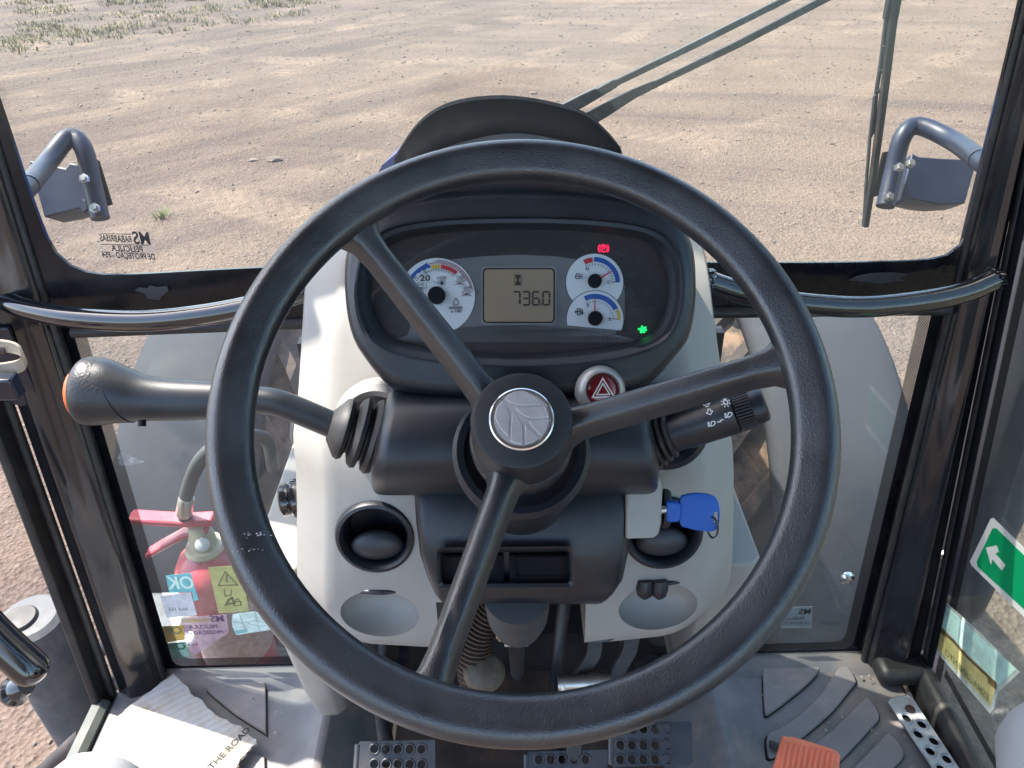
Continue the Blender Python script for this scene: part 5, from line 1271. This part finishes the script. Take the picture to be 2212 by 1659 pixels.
# white symbols on the stem: curved onto the cylinder
def Z6(zx, zy): return ((2300+zx*.42194)*.57604, (1400+zy*.42194)*.57604)
def on_cyl(px, py, off=.0003):
    r = ray(px, py); oc = EYE-b0; rp = r-ax*r.dot(ax); op = oc-ax*oc.dot(ax)
    A_ = rp.dot(rp); B_ = 2*rp.dot(op); C_ = op.dot(op)-(.0186+off)**2; D_ = max(0, B_*B_-4*A_*C_); return EYE+r*((-B_-math.sqrt(D_))/(2*A_))
def cylstroke(name, pts, wd):
    q = [on_cyl(*Z6(*p)) for p in pts]; g_ = []
    for p0, p1 in zip(q, q[1:]):
        d = p1-p0
        if d.length < 1e-6: continue
        nn = (p0-b0); nn = (nn-ax*nn.dot(ax)).normalized(); n_ = nn.cross(d.normalized())*wd/2
        vv = [p0-n_, p1-n_, p1+n_, p0+n_]; g_.append((vv+[p+nn*.0003 for p in vv], [(0, 1, 2, 3), (4, 5, 6, 7), (0, 1, 5, 4), (1, 2, 6, 5), (2, 3, 7, 6), (3, 0, 4, 7)]))
    v, f = join(*g_); mk(name, v, f, M['white_print'], st)
sw_ = .0008
cylstroke('bulb_symbol', ring_pts(1000, 258, 19), sw_)
for k in range(8):
    an = k*PI/4+.25
    if k != 6: cylstroke('bulb_symbol', [(1000+30*cos(an), 258+30*sin(an)), (1000+44*cos(an), 258+44*sin(an))], sw_)
cylstroke('bulb_symbol', [(986, 240), (976, 232), (990, 224), (1002, 238)], sw_)
cylstroke('arrow_symbol', [(800, 285), (820, 265), (822, 276), (842, 272), (838, 262), (860, 268), (842, 285), (842, 296), (826, 300), (824, 290), (800, 285)], sw_)
cylstroke('arrow_symbol', [(840, 320), (862, 318), (864, 335), (884, 335), (864, 368), (824, 352), (842, 345), (840, 320)], sw_)
for dx, dy in ((0, 0), (-150, 78)):
    cylstroke('headlamp_symbol', [(1015+dx, 392+dy), (1022+dx, 350+dy), (1048+dx, 348+dy), (1058+dx, 362+dy), (1040+dx, 385+dy), (1015+dx, 392+dy)], sw_)
    for i in range(4): cylstroke('headlamp_symbol', [(990+dx+i*2-4, 362+dy+i*11), (1008+dx+i*2-4, 356+dy+i*11)], sw_)
cylstroke('flash_symbol', [(980, 410), (950, 418), (955, 430), (922, 432)], sw_)

# ---- hazard switch
hz_ = thing('hazard_switch', 'round hazard switch with red lens and white triangle', 'switch', at_t(1300, 845, .69))
hc = at_t(1301, 843, .686); hn = V((.10, -.82, .56)).normalized()
lathe('housing', hc, hn, [(.0, -.03), (.0215, -.03), (.0225, -.008), (.0215, -.002), (.0180, .0025), (.0160, .0035), (.0150, .002), (.0150, -.004), (0, -.004)], M['silver_plastic'], hz_, n=48)
lathe('lens', hc, hn, [(0, .0028), (.006, .0026), (.012, .0016), (.0148, -.001), (.0148, -.004), (0, -.004)], M['red_lens'], hz_, n=40)
HZ = Fr(hc+hn*.0034, (1, 0, 0), (0, .56, .82))
def tri(name, r0, r1):
    A_ = [HZ.p(r1*sin(2*PI*k/3), r1*cos(2*PI*k/3)-.0005) for k in range(3)]; B_ = [HZ.p(r0*sin(2*PI*k/3), r0*cos(2*PI*k/3)-.0005) for k in range(3)]
    up = HZ.z*.0004
    v, f = loft([A_+A_[:1], B_+B_[:1], [p+up for p in B_+B_[:1]], [p+up for p in A_+A_[:1]], A_+A_[:1]], False); mk(name, v, f, M['white_print'], hz_)
tri('triangle_print', .0100, .0122); tri('triangle_print', .0056, .0076)

# ---- ignition lock and key
ig = thing('ignition_lock', 'grey ignition lock boss at the right of the column cover', 'ignition lock', at_t(1395, 1110, .75))
q = [(1352, 1052), (1405, 1040), (1426, 1034), (1432, 1060), (1430, 1130), (1424, 1158), (1412, 1166), (1352, 1168)]
fr0 = [at_t(x, y, .742) for x, y in q]; bk0 = [at_t(x, y, .86)+V((0, .02, 0)) for x, y in q]
c_ = sum(fr0, V())/len(fr0)
v, f = loft([[c_+(p-c_)*.95 for p in fr0], [p+V((0, .004, -.001)) for p in fr0], bk0]); mk('boss', v, f, M['grey'], ig, smooth=40, bevel=.004)
kx = at_t(1432, 1098, .765)
lathe('barrel', kx, (1, -.12, 0), [(0, 0), (.0195, 0), (.0195, .004), (.017, .007), (0, .007)], M['hub_black'], ig, n=32)
ky = thing('ignition_key', 'blue plastic ignition key with wire ring in the lock', 'key', at_t(1495, 1105, .75))
KF = Fr(at_t(1495, 1103, .745), (1, -.12, 0), (0, .45, .9))
hd = [(1468, 1075), (1478, 1067), (1500, 1063), (1528, 1065), (1545, 1073), (1552, 1090), (1553, 1115), (1549, 1136), (1538, 1144), (1510, 1143), (1482, 1137), (1468, 1128)]
hdp = [KF.hit(x, y, -.003) for x, y in hd]; hdp = cr(hdp, 40, True)
kh = slab('key_head', hdp, KF.z, .006, M['key_blue'], ky, bevel=.0015)
sl = [KF.hit(x, y, -.02) for x, y in rr4([(1534, 1091), (1544, 1090), (1545, 1117), (1535, 1118)], 5)]
cut(kh, [loft([sl, [p+KF.z*.04 for p in sl]])])
slab('key_collar', [KF.hit(x, y, -.005) for x, y in ((1438, 1080), (1442, 1078), (1464, 1080), (1470, 1087), (1469, 1115), (1462, 1122), (1440, 1122), (1438, 1118))], KF.z, .010, M['key_blue'], ky, bevel=.0015)
tube('key_blade', [KF.hit(1440, 1100, 0), KF.hit(1415, 1102, 0)], .004, M['zinc'], ky, n=8)
rc = KF.hit(1538, 1140, .0); rings_ = [rc+V((0.0035*sin(2*PI*k/40), -.006*sin(2*PI*k/40), .0125*cos(2*PI*k/40))) for k in range(41)]
tube('key_ring', rings_, .0006, M['dark_metal'], ky, n=8)
tube('key_ring', [p+V((.0012, .0008, 0)) for p in rings_], .0006, M['dark_metal'], ky, n=8)

# ================================================================== UNDER THE DASH
t_ = thing('bellows_hose', 'brown ribbed rubber hose below the steering column', 'hose', at_t(1030, 1470, 1.0))
pth = cr([at_t(1075, 1285, .97), at_t(1050, 1330, .98), at_t(1030, 1380, .99), at_t(1022, 1440, 1.0), at_t(1033, 1490, 1.01), at_t(1050, 1520, 1.02)], 110)
v, f = tube_geo(pth, lambda u: .0195+.0022*(1 if int(u*109) % 4 < 2 else -1), 18); mk('ribbed_tube', v, f, P('brown_rubber', (.065, .042, .030), .6, vary=.3), t_, smooth=35)
t_ = thing('release_pedal', 'worn round foot button on a stem under the steering column', 'pedal', at_t(1045, 1455, .98))
lathe('button', at_t(1046, 1452, .985), (0, -.35, .94), [(0, -.012), (.014, -.012), (.025, -.004), (.027, .002), (.022, .010), (.010, .014), (0, .015)], P('worn_olive_knob', (.085, .070, .048), .45, vary=.3, vs=80), t_, n=28)
tube('stem', [at_t(1048, 1450, .99), at_t(1050, 1400, 1.0), at_t(1056, 1350, 1.02)], .008, M['rusty'], t_, n=10)
def bent_lever(pts, lab):
    q = cr([at_t(px, py, 1.05) for px, py in pts], 26)
    rings = []
    for p in q: rings.append([p+V((-.0105, -.004, 0)), p+V((.0105, -.004, 0)), p+V((.0105, .006, .004)), p+V((-.0105, .006, .004))])
    v, f = loft(rings); mk('brake_lever_arm', v, f, M['under_metal'], None, smooth=30, bevel=.0015, label=lab, cat='lever arm', group='bent brake pedal arms')
bent_lever([(1285, 1370), (1283, 1410), (1268, 1438), (1252, 1465), (1250, 1500), (1246, 1560), (1238, 1640)], 'bent steel brake pedal arm nearer the steering shaft')
bent_lever([(1366, 1370), (1360, 1405), (1345, 1432), (1330, 1460), (1326, 1500), (1345, 1540), (1400, 1580)], 'bent steel brake pedal arm nearer the right mat')
t_ = thing('pedal_lock_pin', 'bright steel pin joining the two brake pedal arms', 'pin', at_t(1250, 1476, 1.04))
tube('pin', [at_t(1205, 1477, 1.035), at_t(1318, 1472, 1.035)], .0105, M['zinc'], t_, n=20)
tube('collar', [at_t(1270, 1475, 1.035), at_t(1296, 1473, 1.035)], .0125, M['zinc'], t_, n=20)
tube('drop_link', [at_t(1216, 1478, 1.03), at_t(1218, 1500, 1.03), at_t(1222, 1530, 1.03)], .006, M['zinc'], t_, n=10)

def pedal(pts, holes, T, label, arm):
    q = [at_t(px, py, T) for px, py in pts]
    c_ = sum(q, V())/len(q); X = (at_t(1200, 1600, T)-at_t(1100, 1600, T)).normalized()
    fr0 = Fr(c_, (1, 0, 0), (0, .80, .60))
    t_ = thing('foot_pedal', label, 'pedal', c_, 'black perforated foot pedals')
    p_ = [fr0.hit(px, py, 0) for px, py in pts]
    pl_ = slab('pad', [a for a in p_], -fr0.z, .004, M['dark_metal'], t_)
    hs = [fr0.hit(px, py, 0) for px, py in holes]
    cut(pl_, [lathe_geo(h-fr0.z*.02, fr0.z, [(.0052, 0), (.0052, .04)], 14) for h in hs])
    v, f = lathe_geo((0, 0, 0), fr0.z, [(.0052, -.001), (.0058, .0010), (.0066, .0013), (.0078, .0002), (.0078, -.001)], 18)
    me = bpy.data.meshes.new('grip_ring'); me.from_pydata([tuple(a) for a in v], [], f[:-2])
    bm = bmesh.new(); bm.from_mesh(me); bmesh.ops.recalc_face_normals(bm, faces=bm.faces); bm.to_mesh(me); bm.free()
    for p in me.polygons: p.use_smooth = True
    me.materials.append(M['dark_metal'])
    for h in hs:
        o = bpy.data.objects.new('grip_ring', me); C.objects.link(o); o.parent = t_; o.matrix_parent_inverse = Matrix.Translation(-W[t_]); o.location = h
    # folded edge
    a_, b_ = p_[0], p_[-1]
    tube('folded_edge', [a_-fr0.z*.002, b_-fr0.z*.002], .004, M['dark_metal'], t_, n=8)
    tube('pedal_arm', [c_-fr0.z*.01]+[V(a) for a in arm], .011, M['dark_metal'], t_, n=10, sn=12)
gh = lambda x0, x1, ys_, n=5: [(x0+(x1-x0)*i/(n-1), y) for y in ys_ for i in range(n)]
pedal([(772, 1608), (778, 1602), (940, 1598), (940, 1730), (764, 1735)], gh(809, 911, (1618, 1651, 1684, 1716)), 1.04, 'black perforated clutch pedal below the left of the wheel', [(-.22, .75, FLOOR+.12), (-.2, .9, FLOOR+.35)])
pedal([(1137, 1630), (1142, 1624), (1312, 1619), (1313, 1740), (1137, 1745)], gh(1164, 1265, (1640, 1672, 1704)), 1.04, 'black perforated brake pedal under the bottom of the wheel', [(.06, .76, FLOOR+.12), (.085, .85, FLOOR+.28)])
pedal([(1320, 1572), (1326, 1566), (1488, 1558), (1494, 1562), (1497, 1645), (1490, 1652), (1325, 1658), (1320, 1652)], gh(1340, 1440, (1574, 1609, 1640)), 1.02, 'black perforated brake pedal beside the orange accelerator', [(.17, .76, FLOOR+.16), (.15, .85, FLOOR+.30)])
# accelerator
t_ = thing('accelerator_pedal', 'orange ribbed accelerator pedal on the right floor mat', 'pedal', at_t(1745, 1640, 1.10))
AF = Fr(at_t(1745, 1650, 1.08), (1, 0, 0), (0, .88, .48))
ap = [(1690, 1598), (1700, 1592), (1716, 1592), (1800, 1618), (1812, 1626), (1816, 1640), (1790, 1760), (1660, 1760)]
slab('plate', cr([AF.hit(x, y, 0) for x, y in ap], 48, True), -AF.z, .010, M['pedal_orange'], t_, bevel=.003)
for i in range(10):
    u = (i+.7)/10.4; a_ = AF.hit(1688+u*122, 1602+u*26, .0005); b_ = AF.hit(1664+u*124, 1750, .0005)
    tube('rib', [a_, b_], .0022, M['pedal_orange'], t_, n=8)
tube('pedal_rod', [AF.o-AF.z*.012, AF.o+V((0, .06, -.07)), AF.o+V((0, .1, -.12))], .007, M['dark_metal'], t_, n=8)

# ================================================================== LOOSE THINGS
m, t, b = new_mat('torn_white_corrugated_board'); M['cardboard'] = m
tc_ = t.nodes.new('ShaderNodeTexCoord').outputs['Object']
mp = t.nodes.new('ShaderNodeMapping'); mp.inputs['Rotation'].default_value = (0, 0, R(52)); t.links.new(tc_, mp.inputs[0])
wv = node(t, 'ShaderNodeTexWave', Scale=26.0, Distortion=1.2, Detail=2.0); t.links.new(mp.outputs[0], wv.inputs['Vector'])
nz = node(t, 'ShaderNodeTexNoise', Scale=16.0, Detail=7.0, Roughness=.7); t.links.new(tc_, nz.inputs['Vector'])
st_ = ramp(t, nz.outputs['Fac'], [(.42, (.42, .41, .40)), (.54, (.38, .34, .29)), (.66, (.24, .16, .10))]).outputs[0]
t.links.new(mix(t, .22, st_, mix(t, wv.outputs['Fac'], (.36, .31, .25), (.54, .53, .51))), b.inputs['Base Color']); b.inputs['Roughness'].default_value = .8
bp = node(t, 'ShaderNodeBump', Strength=.35, Distance=.002); t.links.new(wv.outputs['Fac'], bp.inputs['Height']); t.links.new(bp.outputs[0], b.inputs['Normal'])
cb = thing('cardboard_sheet', 'torn white cardboard sheet with black printed words on the left mat', 'cardboard', at_z(380, 1600, FLOOR+.02))
edge = [(373, 1458), (388, 1472), (400, 1482), (415, 1497), (430, 1510), (447, 1528), (465, 1543), (480, 1553), (500, 1562), (520, 1570), (540, 1588), (557, 1597), (552, 1608), (535, 1622), (520, 1640), (512, 1655), (480, 1700), (300, 1760), (150, 1740), (165, 1690), (190, 1640), (205, 1625), (222, 1590), (238, 1572), (236, 1566), (270, 1535), (300, 1512), (338, 1482)]
CF = Fr(at_z(373, 1600, FLOOR+.035), (1, 0, -.06), (0, 1, -.02))
rnd = random.Random(4)
eq = [CF.hit(x, y, 0) for x, y in edge]
eq2 = []
for a_, b_ in zip(eq, eq[1:]+eq[:1]):
    for k in range(6):
        p_ = a_.lerp(b_, k/6); eq2.append(p_+V((noise.noise(p_*55), noise.noise(p_*55+V((9, 0, 0))), 0))*.0035+V((noise.noise(p_*240), noise.noise(p_*240+V((5, 0, 0))), 0))*.0014)
slab('top_liner', eq2, CF.z, .0012, M['cardboard'], cb)
slab('fluted_core', [p+V((rnd.uniform(-1, 1), rnd.uniform(-1, 1), 0))*.002-CF.z*.0035 for p in eq2], CF.z, .003, P('brown_flute', (.42, .33, .22), .9), cb)
xa, xb = CF.hit(462, 1650, 0), CF.hit(521, 1590, 0); XX = (xb-xa).normalized(); YY = CF.z.cross(XX)
text('print', 'ON THE ROAD', CF.hit(480, 1632, .0018), XX, YY, .0145, M['black_print'], cb, bold=.0009, sx=1.12)
# seat arm rests at the bottom corners
t_ = thing('armrest', 'pale grey rounded armrest end at the bottom left corner', 'armrest', at_t(245, 1700, .60), 'pale grey seat sides')
rings = []
for y_, s_ in ((-.30, 1), (.16, 1), (.255, .97), (.30, .85), (.323, .62), (.332, .3)):
    rings.append([V((-.318+.052*s_*cos(2*PI*k/28), y_, 1.779+.058*s_*sin(2*PI*k/28))) for k in range(28)])
v, f = loft(rings); mk('pad', v, f, M['seat_grey'], t_, smooth=70)
tube('support', [(-.26, .05, 1.74), (-.30, -.1, 1.5), (-.30, -.2, FLOOR)], .02, M['matte_black'], t_, n=10)
t_ = thing('armrest', 'pale grey side console edge at the bottom right corner', 'armrest', at_t(2200, 1700, .7), 'pale grey seat sides')
rings = []
for y_, s_ in ((-.40, 1), (.16, 1), (.28, .98), (.35, .90), (.395, .70), (.415, .35)):
    rings.append([V((.500+.10*s_*math.copysign(abs(cos(2*PI*k/32))**.7, cos(2*PI*k/32)), y_, 1.70+.07*s_*math.copysign(abs(sin(2*PI*k/32))**.7, sin(2*PI*k/32)))) for k in range(32)])
v, f = loft(rings); mk('pad', v, f, M['seat_grey'], t_, smooth=70)
box('support', (.50, -.1, 1.40), .12, .35, .46, M['matte_black'], t_, bevel=.01)

# soil crumbs on the mats
for nm, x0, x1, par in (('left', -.62, -.40, None), ('right', .38, .62, None)):
    rr2 = random.Random(nm); g_ = []
    for k in range(130):
        x, y = rr2.uniform(x0, x1), rr2.uniform(.25, .82)
        g_.append(pebble(V((x, y, FLOOR+.0075)), rr2.choice((.0008, .0012, .0018, .0028)), k))
    v, f = join(*g_); mk('soil_crumbs', v, f, P('pale_soil_'+nm, (.30, .25, .20), .95, vary=.4, vs=90), None, fix=False, kind='stuff', label='soil crumbs scattered on the %s floor mat' % nm)
